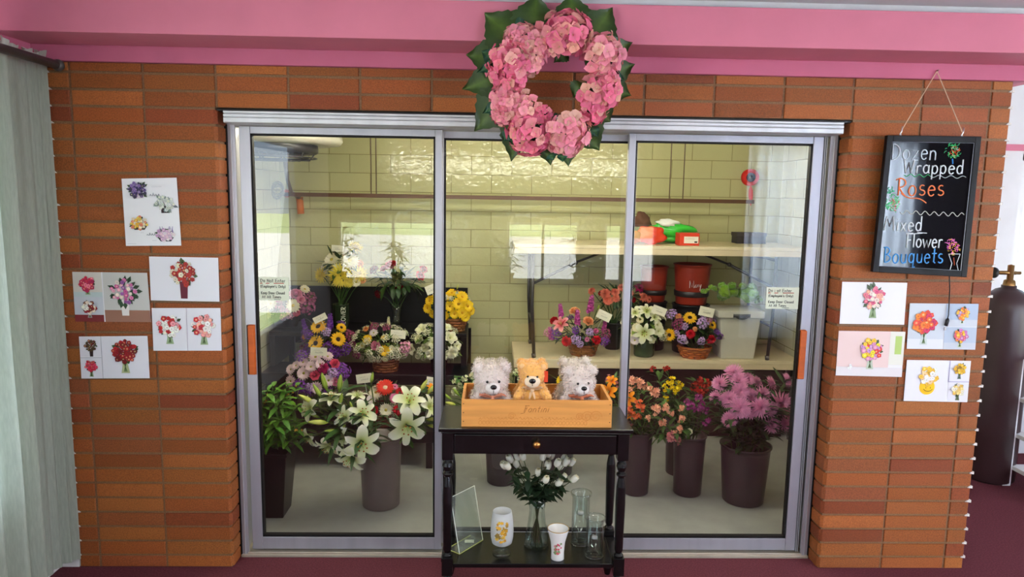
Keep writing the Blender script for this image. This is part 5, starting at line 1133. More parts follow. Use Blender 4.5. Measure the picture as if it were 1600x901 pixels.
for i, (u, v) in enumerate(RS):
    Y = c.y+random.uniform(-.06, .03); p = at(u, v, Y); d = Vector((p.x-c.x, (p.y-c.y)-.02, .07+p.z-c.z-hv))
    foot = Vector((c.x-d.x*.15+random.uniform(-.01, .01), c.y+random.uniform(-.012, .012), c.z+.006))
    root = thing('white_rose', 'white silk rose bud on a dark green stem in the clear vase', 'rose', foot, 'white silk roses in the clear vase')
    m = Vector((c.x+d.x*.06, c.y+d.y*.06, c.z+hv*.75)); mb = MB(); d.normalize(); e = p-d*.012
    mb.tube([foot, m, m.lerp(e, .5)+Vector((0, 0, .012)), e], .0017, srgb(58, 72, 40), 5, False); mb.build('stem', M['leaf'], root, True)
    mb = MB()
    for j in range(8):
        q = m.lerp(e, random.uniform(.2, .88)); a = random.uniform(0, 2*PI); mb.leaf(q, Vector((math.cos(a), math.sin(a)*.7, random.uniform(-.3, .6))), random.uniform(.04, .065), .026, jit(srgb(34, 52, 32), .2), .5)
    mb.build('leaves', M['leaf'], root, True)
    put(root, 'rosebud', head_mesh('rosebud', (238, 234, 214), (226, 214, 170), i % 3, 'silk'), p-d*.014, d, s*random.uniform(12.5, 14.5))
# flared white cup with pink flowers
c = shelf_at(871, 872); c.z = SZ; s = px(1, c.y)
t = glassware('porcelain_vase', 'small flared white vase with pink flowers and gold rim', 'vase', c, [(.001, 0), (s*10, 0), (s*11, s*1), (s*10.5, s*12), (s*12, s*30), (s*17.5, s*51), (s*18, s*53), (s*17, s*53), (s*11, s*30), (s*9.5, s*10), (.001, s*6)], 'gloss', srgb(236, 232, 226))
mb = MB(); mb.tube([(c.x+s*17.6*math.cos(a), c.y+s*17.6*math.sin(a), c.z+s*53) for a in [2*PI*i/30 for i in range(31)]], s*.7, srgb(190, 150, 70), 5, False); mb.build('rim', M['metal'], t, True)
mb = MB(); decal(mb, c, lambda z: (10.6*s+(z/s-12)*.12*s+.0006), -PI/2, s*25, s*8, [(206, 80, 100), (226, 130, 140), (120, 140, 90), (190, 60, 70)], 18, 6); mb.build('flower_decal', M['paper'], t)
# two clear glass cylinders with inner candle cups
for u, v, hh, rr, lab in ((906, 848, 88, 14.5, 'tall clear glass cylinder with inner cup, behind the shorter one'), (928, 868, 68, 14.5, 'short clear glass cylinder with inner cup at the front right of the shelf')):
    c = shelf_at(u, v); c.z = SZ; s = px(1, c.y)
    t = glassware('glass_cylinder', lab, 'glass vase', c, [(.001, 0), (s*rr, 0), (s*(rr+.6), s*2), (s*rr, s*5), (s*rr, s*(hh-8)), (s*(rr+2.4), s*(hh-3)), (s*(rr+2.6), s*hh), (s*(rr+1), s*hh), (s*(rr-1), s*(hh-9)), (s*(rr-1), s*6), (.001, s*4)], 'glass', sub='outer_wall')
    mb = MB(); mb.lathe([(s*(rr-1.2), s*(hh-8)), (s*(rr-4), s*(hh-14)), (s*(rr-5), s*(hh-34)), (s*5, s*(hh-38)), (.001, s*(hh-38))], c, (1, 1, 1), 30); mb.build('inner_cup', M['glass'], t, True)
    mb = MB(); g = srgb(220, 226, 226)
    for R, z in ((rr+2.5, hh), (rr+.4, 1.5)):
        mb = MB(); mb.tube([(c.x+s*R*math.cos(a), c.y+s*R*math.sin(a), c.z+s*z) for a in [2*PI*i/32 for i in range(33)]], s*.8, g, 6, False); mb.build('rim', M['glass'], t, True)
    mb = MB(); mb.lathe([(.001, s*(hh-37)), (s*5, s*(hh-36.5)), (s*4.5, s*(hh-33)), (.001, s*(hh-33))], c, srgb(214, 206, 206), 14); mb.build('wick_cup', M['gloss'], t, True)

# ------------------------------------------------------------------ hydrangea wreath hanging on the beam
YW = -.30
wc = at(868, 124, YW); s = px(1, YW)
root = thing('wreath', 'pink hydrangea wreath with dark green leaves hanging from the pink beam', 'wreath', wc)
mb = MB(); mb.tube([wc+Vector((math.cos(a)*74*s, .03, math.sin(a)*80*s)) for a in [2*PI*i/40 for i in range(41)]], .018, srgb(50, 60, 34), 8, False); mb.build('ring', M['wicker'], root, True)
def bigleaf(u0, v0, u1, v1, wpx, name='leaf', col=srgb(58, 82, 30), col2=srgb(40, 62, 22), y0=.01, y1=.0, tilt=0):
    a, b = at(u0, v0, YW+y0), at(u1, v1, YW+y1); d = b-a; Ln = d.length; d.normalize(); nrm = Vector((0, -1, 0)); sd = d.cross(nrm).normalized()
    V = []; C = []; F = []; nl = 12; w = px(wpx, YW)
    for i in range(nl+1):
        t = i/nl; wd = w/2*1.12*(math.sin(PI*min(1, .05+t*.95)**.62))**1.2 if t < 1 else 0.001
        if t < 1: wd *= 1.0+(.10 if i % 2 else -.04)
        for k in (-1, -.5, 0, .5, 1):
            V.append(a+d*Ln*t+sd*wd*k+nrm*(abs(k)*wd*.10+.006*math.sin(t*6+k*2)-.02*t*t)); C.append(jit(mix(col, col2, abs(k)*.6+.3*t) if k else mix(col, LGREEN, .25), .05))
    for i in range(nl):
        for k in range(4): q = i*5+k; F.append((q, q+1, q+6, q+5))
    mb = MB(); mb.add(V, F, C); return mb.build(name, M['leaf'], root, True)
for L in ((800, 60, 757, 18, 62), (832, 50, 840, -12, 60), (895, 40, 893, -12, 56), (925, 60, 958, 9, 56), (785, 92, 728, 84, 56), (935, 90, 990, 64, 46), (780, 120, 722, 138, 46), (945, 120, 994, 98, 40), (790, 150, 741, 204, 60), (935, 130, 988, 148, 52), (930, 165, 955, 190, 54), (810, 190, 799, 252, 44), (850, 200, 861, 258, 50), (882, 205, 889, 260, 46), (905, 190, 938, 235, 56), (884, 80, 866, 96, 24), (906, 128, 896, 152, 22), (852, 188, 868, 176, 20)):
    bigleaf(*L)
GT = srgb(34, 84, 62)
for L in ((775, 100, 745, 112, 16), (770, 90, 752, 78, 20), (778, 85, 764, 100, 16), (775, 165, 754, 176, 16), (772, 172, 770, 186, 14), (795, 208, 786, 220, 16), (800, 210, 800, 225, 16), (915, 60, 918, 74, 16), (908, 62, 908, 50, 14), (955, 118, 978, 124, 16), (955, 122, 962, 110, 14), (925, 200, 936, 214, 16), (922, 203, 922, 218, 14), (860, 240, 866, 250, 16), (878, 240, 880, 253, 14), (806, 40, 826, 34, 18), (830, 42, 842, 48, 16), (862, 178, 866, 186, 14), (905, 190, 940, 186, 14)):
    bigleaf(*L, 'small_leaf', GT, srgb(24, 62, 48), -.02, -.03)
mb = MB()
for u, v in ((822, 38), (826, 46), (818, 44), (908, 70), (966, 108), (762, 104), (824, 52)): 
    for k in range(5): mb.ball(at(u+random.uniform(-4, 4), v+random.uniform(-6, 6), YW-.02), .004, jit(srgb(60, 110, 60), .2), 6, 4)
mb.build('berries', M['leaf'], root, True)
H1, H2, HC = (240, 112, 154), (246, 146, 172), (252, 220, 176)
for u, v, r, pal in ((816, 68, 27, H2), (846, 70, 22, H2), (883, 60, 38, H1), (799, 101, 34, H1), (829, 96, 24, H2), (936, 92, 34, H2), (931, 143, 34, (234, 112, 150)), (795, 158, 27, H2), (818, 166, 25, H2), (828, 205, 33, H1), (845, 178, 18, H1), (884, 204, 34, H2), (803, 130, 24, H1), (925, 168, 22, H1), (862, 75, 18, H2), (942, 122, 22, H2), (786, 178, 17, H2)):
    p = at(u, v, YW-.02); out = p-wc; d = Vector((out.x*1.2, -.11, out.z*1.2+.0)).normalized()
    put(root, 'hydrangea', head_mesh('hydrangea', pal, HC, random.randint(0, 1), 'silk'), p, d, px(r*1.06, YW))
mb = MB(); mb.tube([wc+Vector((0, .02, 80*s)), Vector((wc.x, -.262, 2.35))], .003, srgb(120, 110, 90), 5); mb.tube([Vector((wc.x, -.256, 2.345)), Vector((wc.x, -.275, 2.352))], .003, srgb(150, 150, 150), 6); mb.build('hanger', M['metal'], root)

# ------------------------------------------------------------------ flyers taped to the brick
def flyer(label, quad, panels, Yf=-.0045):
    """quad: photo corners tl, tr, br, bl; panels: (x0, y0, x1, y1, background, pictures), unit square from the top left"""
    P = [at(u, v, Yf) for u, v in quad]
    root = thing('flyer', label, 'flyer', (P[0]+P[2])/2)
    cx_, cz_ = (P[0]+P[2])/2, None
    def uv(x, y, l=0): 
        top = P[0].lerp(P[1], x); bot = P[3].lerp(P[2], x); q = top.lerp(bot, y); return Vector((q.x, Yf-.00025*l, q.z))
    W_ = (P[1]-P[0]).length; Hh_ = (P[3]-P[0]).length; asp = W_/Hh_
    mb = MB(); b = Vector((0, .0008, 0))
    n = 6; V = []; 
    for side in (0, .0008):
        for j in range(n+1):
            for i in range(n+1):
                q = uv(i/n, j/n); q.y += side-.0012*((i/n-.5)**2+(j/n-.5)**2)*2; V.append(q)
    F = []
    for j in range(n):
        for i in range(n): a = j*(n+1)+i; F.append((a, a+n+1, a+n+2, a+1)); o = (n+1)**2; F.append((o+a, o+a+1, o+a+n+2, o+a+n+1))
    mb.add(V, F, srgb(234, 232, 236)); mb.build('sheet', M['paper'], root)
    def poly(pts, l, col): mb.add([uv(x, y, l) for x, y in pts], [tuple(range(len(pts)))], col)
    L = [6]
    for x0, y0, x1, y1, bgc, pics in panels:
        mb = MB()
        for k, (bx0_, by0_, bx1_, by1_, bc) in enumerate(bgc):
            poly([(x0+(x1-x0)*bx0_, y0+(y1-y0)*by0_), (x0+(x1-x0)*bx1_, y0+(y1-y0)*by0_), (x0+(x1-x0)*bx1_, y0+(y1-y0)*by1_), (x0+(x1-x0)*bx0_, y0+(y1-y0)*by1_)], 5+k, srgb(*bc))
        for pc in pics:
            cxp, cyp, R, cols, vcol, vtype = pc[:6]; kw = pc[6] if len(pc) > 6 else {}
            cxp = x0+(x1-x0)*cxp; cyp = y0+(y1-y0)*cyp
            ry = R; rx = R/asp*kw.get('wide', 1)
            def ell(px_, py_, r, l, col, k=9, a0=0, rag=.0): poly([(px_+r/asp*math.cos(a0+2*PI*i/k)*(1-rag*(i % 2)), py_+r*math.sin(a0+2*PI*i/k)*(1-rag*(i % 2))) for i in range(k)], l, col)
            vh = kw.get('vh', 1.0)
            if vtype == 'vase': poly([(cxp-rx*.26, cyp+ry*.6), (cxp+rx*.26, cyp+ry*.6), (cxp+rx*.2, cyp+ry*(.8+.3*vh)), (cxp+rx*.32, cyp+ry*(.9+vh)), (cxp-rx*.32, cyp+ry*(.9+vh)), (cxp-rx*.2, cyp+ry*(.8+.3*vh))], 9, srgb(*vcol))
            elif vtype == 'tall': poly([(cxp-rx*.30, cyp+ry*.6), (cxp+rx*.30, cyp+ry*.6), (cxp+rx*.24, cyp+ry*(.9+vh)), (cxp-rx*.24, cyp+ry*(.9+vh))], 9, srgb(*vcol))
            elif vtype == 'box': poly([(cxp-rx*.4, cyp+ry*.3), (cxp+rx*.4, cyp+ry*.3), (cxp+rx*.4, cyp+ry*1.15), (cxp-rx*.4, cyp+ry*1.15)], 9, srgb(*vcol))
            elif vtype == 'bowl': poly([(cxp-rx*.8, cyp+ry*.35), (cxp+rx*.8, cyp+ry*.35), (cxp+rx*.5, cyp+ry*.95), (cxp-rx*.5, cyp+ry*.95)], 9, srgb(*vcol))
            elif vtype == 'smile':
                ell(cxp, cyp+ry*1.15, ry*.78, 9, srgb(250, 196, 20), 24)
            if vtype in ('vase',) and sum(vcol) > 300:
                for k in range(5): x = cxp+rx*(-.16+.08*k); poly([(x-.004, cyp+ry*.7), (x+.004, cyp+ry*.7), (cxp+(cxp-x)*.8+.004, cyp+ry*(.8+vh)), (cxp+(cxp-x)*.8-.004, cyp+ry*(.8+vh))], 10, srgb(96, 120, 72))
            lc = kw.get('leaf', (52, 78, 44))
            for k in range(kw.get('nl', 18)):
                a = random.uniform(0, 2*PI); r0 = random.uniform(.3, .75); r1 = r0+random.uniform(.25, .45)*kw.get('ll', 1); da = .16
                poly([(cxp+rx*r0*math.cos(a), cyp+ry*r0*math.sin(a)), (cxp+rx*(r0+r1)/2*math.cos(a-da), cyp+ry*(r0+r1)/2*math.sin(a-da)), (cxp+rx*r1*math.cos(a), cyp+ry*r1*math.sin(a)), (cxp+rx*(r0+r1)/2*math.cos(a+da), cyp+ry*(r0+r1)/2*math.sin(a+da))], L[0], jit(srgb(*lc), .3)); L[0] = 11+(k % 4)
            for k in range(kw.get('spk', 0)):
                x = cxp+rx*random.uniform(-.8, .8); 
                for j in range(6): ell(x+random.uniform(-.006, .006), cyp-ry*(.35+.17*j), R*.09*(1.2-j*.12), 16, jit(srgb(*kw['spc']), .2), 6)
            nf = kw.get('n', 24); fr = kw.get('fr', .24)
            for k in range(nf):
                rr = math.sqrt((k+.5)/nf)*.86; a = k*2.4+random.uniform(-.2, .2); fx, fy = cxp+rx*rr*math.cos(a), cyp+ry*rr*math.sin(a)*kw.get('flat', 1); col = srgb(*random.choice(cols)); f = R*fr*random.uniform(.75, 1.15); l = 17+(k*7) % 12
                ell(fx, fy, f, l, jit(mix(col, (0, 0, 0), .25), .1), 10, a, .2); ell(fx-f*.05, fy-f*.06, f*.78, l+.4, jit(col, .12), 10, a+.5, .18); ell(fx, fy, f*.32, l+.8, jit(mix(col, (0, 0, 0), .35) if random.random() < .6 else mix(col, (1, .9, .4), .4), .1), 7, a)
            if vtype == 'smile':
                fx, fy, f = cxp, cyp+ry*1.1, ry*.78
                for sx in (-.28, .28): poly([(fx+f/asp*(sx-.03), fy-f*.02), (fx+f/asp*(sx+.03), fy-f*.02), (fx+f/asp*(sx+.03), fy+f*.2), (fx+f/asp*(sx-.03), fy+f*.2)], 40, srgb(50, 36, 20))
                for k in range(10):
                    a, a2 = rad(20+14*k), rad(20+14*(k+1)); poly([(fx+f/asp*.62*math.cos(a), fy+f*.1+f*.5*math.sin(a)), (fx+f/asp*.62*math.cos(a2), fy+f*.1+f*.5*math.sin(a2)), (fx+f/asp*.56*math.cos(a2), fy+f*.1+f*.43*math.sin(a2)), (fx+f/asp*.56*math.cos(a), fy+f*.1+f*.43*math.sin(a))], 40, srgb(50, 36, 20))
        mb.build('picture', M['paper'], root)
    return root, uv
LV, PG, DV = (190, 206, 180), (150, 170, 130), (110, 14, 34)
RED, CRM, PNK, MAG = (186, 26, 34), (240, 226, 206), (238, 130, 150), (190, 40, 90)
GRY = (226, 224, 232)
r, uvf = flyer('white flyer with four small arrangements and handwritten prices, topmost on the left pier', [(190, 279), (276, 277.5), (283.5, 383.5), (197, 384)],
  [(0, 0, 1, 1, [], [(.28, .17, .13, [(96, 72, 140), (70, 50, 110), (140, 110, 170), (60, 50, 80)], (214, 200, 206), 'bowl', dict(n=30, wide=1.15, fr=.22, ll=1.2))]), (0, 0, 1, 1, [], [(.76, .37, .125, [(236, 234, 226), (214, 220, 214), (200, 206, 190)], (46, 20, 28), 'box', dict(n=22, wide=1.25, leaf=(120, 136, 130), ll=1.5))]),
   (0, 0, 1, 1, [], [(.27, .66, .105, [(238, 178, 60), (240, 206, 90), (236, 220, 190), (226, 130, 100)], (54, 48, 40), 'bowl', dict(n=24, wide=1.4, fr=.27))]), (0, 0, 1, 1, [], [(.73, .84, .10, [(226, 190, 214), (206, 160, 200), (240, 226, 232)], (50, 52, 50), 'bowl', dict(n=22, wide=1.5, fr=.3, spk=5, spc=(110, 76, 160)))])])
mb = MB(); ink = srgb(70, 78, 100)
scribble(mb, uvf(.50, .26, 40), ux, uz, 4, .045, .014, .0011, ink); mb.build('handwritten_price', M['paper'], r)
mb = MB(); scribble(mb, uvf(.40, .84, 40), ux, uz, 4, .04, .012, .0011, ink); mb.build('handwritten_price', M['paper'], r)
for x, y, w in ((.55, .13, .18), (.05, .965, .16), (.5, .92, .08), (.3, .80, .06)):
    mb = MB(); mb.tube([uvf(x, y, 40), uvf(x+w, y, 40)], .0004, srgb(150, 150, 160), 3); mb.build('printed_line', M['paper'], r)
WOOD = (150, 106, 88)
flyer('flyer of three photos with a white vase of pink flowers, leftmost on the left pier', [(113, 424.5), (230, 426), (236, 503), (118, 502)],
  [(0, 0, .385, .5, [(0, 0, 1, .8, (206, 200, 190)), (0, .8, 1, 1, (186, 200, 200))], [(.5, .46, .16, [MAG, (210, 50, 80), PNK], PG, 'vase', dict(vh=.5, n=20, fr=.3))]),
   (0, .5, .385, 1, [(0, 0, 1, .72, (196, 200, 208)), (0, .72, 1, 1, (120, 40, 44))], [(.52, .42, .14, [CRM, (150, 30, 40), (246, 240, 232), (120, 60, 50)], (160, 150, 150), 'vase', dict(vh=.6, n=22, fr=.3))]),
   (.40, 0, 1, 1, [(0, 0, 1, .76, (198, 196, 192)), (0, .76, 1, 1, WOOD)], [(.46, .38, .28, [(222, 120, 170), (200, 90, 150), (236, 170, 190), (150, 90, 160), (240, 220, 210)], (226, 220, 216), 'tall', dict(n=26, fr=.17, ll=1.5, nl=30, vh=.85, leaf=(44, 66, 44)))])])
flyer('white flyer with one round bouquet of red and cream roses in a dark red vase', [(233, 400.5), (341, 402.5), (343, 471), (236, 469)],
  [(0, 0, 1, 1, [(.01, .01, .99, .99, GRY)], [(.49, .37, .31, [(160, 30, 30), (176, 40, 34), (226, 214, 190), (150, 24, 28)], (96, 12, 40), 'tall', dict(n=34, fr=.2, vh=.95, leaf=(70, 84, 50)))])])
flyer('flyer with two vase bouquets side by side in red, white and pink', [(237, 481), (344.5, 481), (346.5, 547.5), (240, 547.5)],
  [(0, 0, .5, 1, [(.01, .01, .97, .99, GRY)], [(.5, .42, .28, [RED, (206, 40, 50), (244, 236, 230), (232, 150, 160), (250, 246, 240)], PG, 'vase', dict(n=26, fr=.25, vh=.6))]),
   (.5, 0, 1, 1, [(.0, .0, .012, 1, (170, 150, 180)), (.02, .01, .99, .99, GRY)], [(.5, .41, .28, [(246, 170, 160), (198, 40, 54), (248, 240, 236), (236, 150, 150)], PG, 'vase', dict(n=26, fr=.25, vh=.7))])])
flyer('flyer with a big red rose bouquet and two small ones, lowest on the left pier', [(123.5, 525.5), (230.5, 524.5), (234, 590.5), (127.5, 591)],
  [(0, 0, .31, .49, [(.02, .02, .98, .97, GRY)], [(.55, .42, .15, [(110, 40, 30), (84, 60, 36)], (44, 24, 26), 'tall', dict(n=20, fr=.24, vh=.9))]),
   (0, .5, .31, 1, [(0, 0, 1, .02, (150, 150, 170)), (.02, .03, .98, .98, GRY)], [(.5, .4, .15, [(206, 40, 70), (226, 70, 100), (180, 30, 56)], PG, 'vase', dict(n=22, fr=.26, vh=.8))]),
   (.315, 0, 1, 1, [(0, 0, .008, 1, (150, 150, 170)), (.012, .01, .99, .99, GRY)], [(.5, .36, .31, [(150, 12, 24), (176, 20, 30), (120, 8, 18)], (170, 176, 130), 'vase', dict(n=40, fr=.19, vh=.75))])])
flyer('white flyer with one pink rose bouquet, upper left of the right pier', [(1316, 440), (1417.5, 441.5), (1412.5, 507), (1311.5, 505.5)],
  [(0, 0, 1, 1, [(.01, .01, .99, .99, (232, 230, 236))], [(.5, .36, .28, [(236, 130, 150), (246, 170, 150), (220, 90, 130), (246, 226, 216)], PG, 'vase', dict(n=28, fr=.22, ll=1.5, vh=.85, leaf=(80, 96, 72)))])])
flyer('flyer of a yellow lily bouquet and a teacup on a pink background', [(1310.5, 516.5), (1414.5, 518), (1408.5, 588.5), (1305.5, 586)],
  [(0, 0, 1, 1, [(0, 0, .78, .8, (232, 204, 200)), (.78, 0, 1, .74, (228, 226, 214)), (.86, .1, .96, .5, (176, 200, 110)), (0, .8, 1, 1, (226, 220, 222))], [(.5, .40, .26, [(240, 220, 50), (226, 50, 50), (206, 150, 206), (246, 196, 60), (226, 150, 190)], (190, 200, 180), 'vase', dict(n=30, fr=.24, vh=.8)), (.2, .8, .06, [(240, 240, 240)], (240, 238, 238), 'bowl', dict(n=3, nl=0, fr=.6))])])
flyer('flyer of orange lilies in three photos, partly behind the hanging cord', [(1421.5, 473.5), (1529, 474.5), (1523.5, 546), (1416.5, 544.5)],
  [(0, 0, .52, 1, [(0, 0, 1, .78, (200, 206, 216)), (0, .78, 1, 1, (220, 222, 230))], [(.45, .42, .27, [(238, 100, 30), (244, 130, 40), (206, 40, 90), (226, 70, 50)], (200, 210, 206), 'vase', dict(n=24, fr=.28, vh=.9))]),
   (.53, 0, 1, .5, [(0, 0, 1, .7, (170, 184, 206)), (0, .7, 1, 1, (196, 200, 210))], [(.52, .42, .15, [(244, 150, 30), (240, 120, 40), (190, 150, 200), (244, 190, 60)], (206, 214, 206), 'vase', dict(n=20, fr=.28, vh=.6))]),
   (.53, .51, 1, 1, [(0, 0, 1, .7, (176, 188, 206)), (0, .7, 1, 1, (196, 200, 210))], [(.50, .38, .16, [(244, 140, 50), (246, 190, 40), (226, 90, 110), (206, 120, 190)], (196, 206, 180), 'vase', dict(n=22, fr=.28, vh=.7))])])
flyer('flyer with daisies in a yellow smiling mug, lowest on the right pier', [(1417, 562), (1517, 563.5), (1511, 628), (1411.5, 626)],
  [(0, 0, .665, 1, [(.01, .01, .99, .99, (230, 228, 236))], [(.52, .37, .24, [(248, 246, 240), (246, 244, 236), (246, 190, 60), (248, 206, 150)], (250, 196, 20), 'smile', dict(n=22, fr=.30, nl=6))]),
   (.67, 0, 1, .5, [(.0, 0, .03, 1, (160, 150, 190)), (.04, .02, .97, .98, GRY)], [(.5, .4, .15, [(240, 190, 40), (226, 170, 30), (150, 110, 30)], (120, 130, 130), 'vase', dict(n=18, fr=.28, vh=.7))]),
   (.67, .5, 1, 1, [(0, 0, 1, .03, (160, 150, 190)), (.04, .04, .97, .98, GRY)], [(.5, .4, .16, [(246, 214, 130), (240, 190, 90), (246, 236, 216)], (110, 120, 90), 'vase', dict(n=18, fr=.3, vh=.7))])])

# ------------------------------------------------------------------ chalkboard hung from the beam trim
YB = -.05
Q = [at(1384, 211.5, YB), at(1530.5, 213.5, YB), at(1507.5, 432.5, YB), at(1361, 424, YB)]
t = thing('chalkboard', 'black framed writing board with coloured flower offers hung by a cord', 'sign board', (Q[0]+Q[2])/2)
def bq(x, y, o=0): return Q[0].lerp(Q[1], x).lerp(Q[3].lerp(Q[2], x), y)+Vector((0, -o, 0))
BLK = srgb(16, 14, 16)
fw, fh = .062, .045
for nm, x0, y0, x1, y1 in (('frame', 0, 0, fw, 1), ('frame', 1-fw, 0, 1, 1), ('frame', fw, 0, 1-fw, fh), ('frame', fw, 1-fh, 1-fw, 1)):
    mb = MB(); mb.hexa([bq(x0, y1, -.008), bq(x1, y1, -.008), bq(x1, y1, .014), bq(x0, y1, .014), bq(x0, y0, -.008), bq(x1, y0, -.008), bq(x1, y0, .014), bq(x0, y0, .014)], BLK); mb.build(nm, M['frame'], t, bevel=.002)
mb = MB(); mb.hexa([bq(fw, 1-fh, -.006), bq(1-fw, 1-fh, -.006), bq(1-fw, 1-fh, .004), bq(fw, 1-fh, .004), bq(fw, fh, -.006), bq(1-fw, fh, -.006), bq(1-fw, fh, .004), bq(fw, fh, .004)], srgb(18, 17, 20)); mb.build('board', M['board'], t)
mb = MB(); e = srgb(150, 156, 170)
for a, b in (((fw, fh), (1-fw, fh)), ((1-fw, fh), (1-fw, 1-fh)), ((fw, 1-fh), (1-fw, 1-fh)), ((fw, fh), (fw, 1-fh))): mb.tube([bq(*a, .0075), bq(*b, .0075)], .0014, e, 4)
mb.build('edge_strip', M['gloss'], t)
ux2 = (Q[1]-Q[0]).normalized(); uz2 = Vector((0, 0, 1)); BW, BH = (Q[1]-Q[0]).length, (Q[0]-Q[3]).length
def word(mb, txt, u, v, hpx, wpx, th, col, slant=0):
    o = at(u, v, YB-.0)+Vector((0, 0, 0)); x = (o.x-Q[0].x)/BW; o.y = Q[0].lerp(Q[1], min(1, max(0, x))).y-.006
    hgt = px(hpx, YB); tw = sum(G[c][1]+.1 for c in txt)*hgt; write(mb, txt, o, ux2, uz2, hgt, th, col, squash=px(wpx, YB)/tw, slant=slant)
WHT = srgb(226, 230, 236); ORG = srgb(240, 130, 84); BLU = srgb(90, 160, 226); GRN = srgb(80, 190, 120)
def bpart(name, fn):
    mb = MB(); fn(mb); return mb.build(name, M['chalk'], t, True)
for a_ in (('Dozen', 1391, 249, 24, 74, .0026, srgb(206, 214, 226)), ('Wrapped', 1410, 270.5, 21, 98, .0027, WHT), ('Mixed', 1381, 360, 22, 62, .0029, WHT), ('Flower', 1414, 386, 22, 60, .0029, WHT)):
    bpart('lettering_white', lambda m: word(m, *a_))
bpart('lettering_orange', lambda m: word(m, 'Roses', 1400, 305, 26, 78, .0028, ORG))
bpart('lettering_blue', lambda m: word(m, 'Bouquets', 1379, 410, 24, 98, .0028, BLU))
def wave(m, u0, v0, u1, v1, n, amp, col, th=.0014):
    pts = []
    for i in range(n*8+1):
        k = i/(n*8); o = at(u0+(u1-u0)*k, v0+(v1-v0)*k+amp*math.sin(2*PI*k*n), YB); o.y = Q[0].lerp(Q[1], (o.x-Q[0].x)/BW).y-.0055; pts.append(o)
    m.tube(pts, th, col, 4)
for a_ in ((1412, 273.5, 1452, 275, 3, 2, GRN), (1452, 275, 1508, 277, 3, 2, srgb(190, 200, 200)), (1405, 331, 1505, 335.5, 7, 3, srgb(206, 206, 200), .0017)): bpart('wavy_line', lambda m: wave(m, *a_))
for a_ in ((1432, 363, 1447, 364, 1, 0, WHT, .0018), (1420, 365.5, 1440, 364, 1, 0, WHT, .0018), (1407, 302, 1446, 317, 1, 2.5, ORG, .0024)): bpart('stroke', lambda m: wave(m, *a_))
def doodle(m, u, v, r, cols, n, seed):
    rnd = random.Random(seed)
    for i in range(n):
        a = rnd.uniform(0, 2*PI); q = r*math.sqrt(rnd.random()); c = srgb(*rnd.choice(cols)); o = at(u+q*math.cos(a)*.8, v+q*math.sin(a), YB); o.y = Q[0].lerp(Q[1], (o.x-Q[0].x)/BW).y-.0055
        b = rnd.uniform(0, 2*PI); l = px(rnd.uniform(2, 5), YB); m.tube([o, o+ux2*l*.5*math.cos(b)+uz2*l*.5*math.sin(b), o+ux2*l*math.cos(b+.5)+uz2*l*math.sin(b+.5)], .0013, c, 4)
bpart('flower_drawing', lambda m: (doodle(m, 1488, 236, 13, [(90, 210, 150), (70, 190, 130), (60, 200, 110)], 46, 1), doodle(m, 1490, 236, 8, [(226, 100, 50), (200, 80, 40), (210, 214, 220)], 26, 2), wave(m, 1487, 248, 1487.5, 256, 1, 1, srgb(60, 140, 210), .003)))
bpart('flower_drawing', lambda m: (doodle(m, 1393, 318, 14, [(120, 230, 160), (100, 220, 150)], 70, 3), doodle(m, 1396, 318, 9, [(200, 50, 50), (226, 226, 230), (210, 60, 70)], 36, 4), doodle(m, 1389, 297, 6, [(100, 210, 160), (80, 140, 120)], 18, 5)))
bpart('flower_drawing', lambda m: (doodle(m, 1487, 385, 13, [(226, 100, 190), (240, 130, 200), (226, 180, 60)], 70, 6), wave(m, 1481, 396.5, 1499, 396.5, 1, 0, WHT), wave(m, 1481, 396.5, 1486, 411, 1, 0, WHT), wave(m, 1499, 396.5, 1493.5, 411, 1, 0, WHT), wave(m, 1486, 411, 1483, 422, 1, 0, WHT), wave(m, 1493.5, 411, 1496, 422, 1, 0, WHT), wave(m, 1483, 422.5, 1496, 422.5, 1, 0, WHT), wave(m, 1489, 402, 1490, 414, 1, 1, srgb(200, 90, 60))))
nail = at(1464.5, 111, -.03); nail.y = -.028
k1, k2 = at(1408, 205, YB), at(1504, 207, YB)
mb = MB(); mb.tube([k1, nail], .0022, srgb(206, 176, 150), 5); mb.tube([k2, nail], .0022, srgb(206, 176, 150), 5); mb.build('hanging_cord', M['matte'], t)
for k in (k1, k2):
    mb = MB(); mb.tube([k+Vector((.004, 0, .02)), k+Vector((.002, 0, .0)), k+Vector((-.004, 0, -.012)), k+Vector((.002, .0, -.02))], .003, srgb(206, 206, 212), 6); mb.tube([k+Vector((0, 0, -.012)), k+Vector((.0, .005, -.026))], .004, srgb(190, 190, 196), 6); mb.build('hook', M['metal'], t, True)
mb = MB(); mb.tube([nail+Vector((0, .008, 0)), nail+Vector((0, -.01, .003))], .003, srgb(160, 120, 120), 6); mb.build('nail', M['metal'], t)
c0 = bq(.84, 1.0, 0); c0.z += .003
t2 = thing('power_cord', 'thin black cord with a plug hanging below the writing board', 'cord', at(1477, 512, -.014))
mb = MB(); mb.tube([c0+Vector((0, .004, 0)), at(1484, 450, -.025), at(1483, 475, -.016), at(1482, 492, -.014), at(1480, 500, -.014)], .0026, srgb(18, 16, 18), 6); mb.build('wire', M['plastic'], t2, True)
mb = MB(); mb.tube([at(1481, 497, -.015), at(1480.5, 500, -.016), at(1478, 509, -.016)], [.004, .008, .007], srgb(20, 18, 20), 8); mb.build('plug', M['plastic'], t2, True)
mb = MB(); q = at(1476.5, 513, -.016); mb.box(q.x-.004, q.x+.004, q.y-.002, q.y+.002, q.z-.008, q.z+.006, srgb(170, 160, 160)); mb.build('plug_tip', M['metal'], t2)

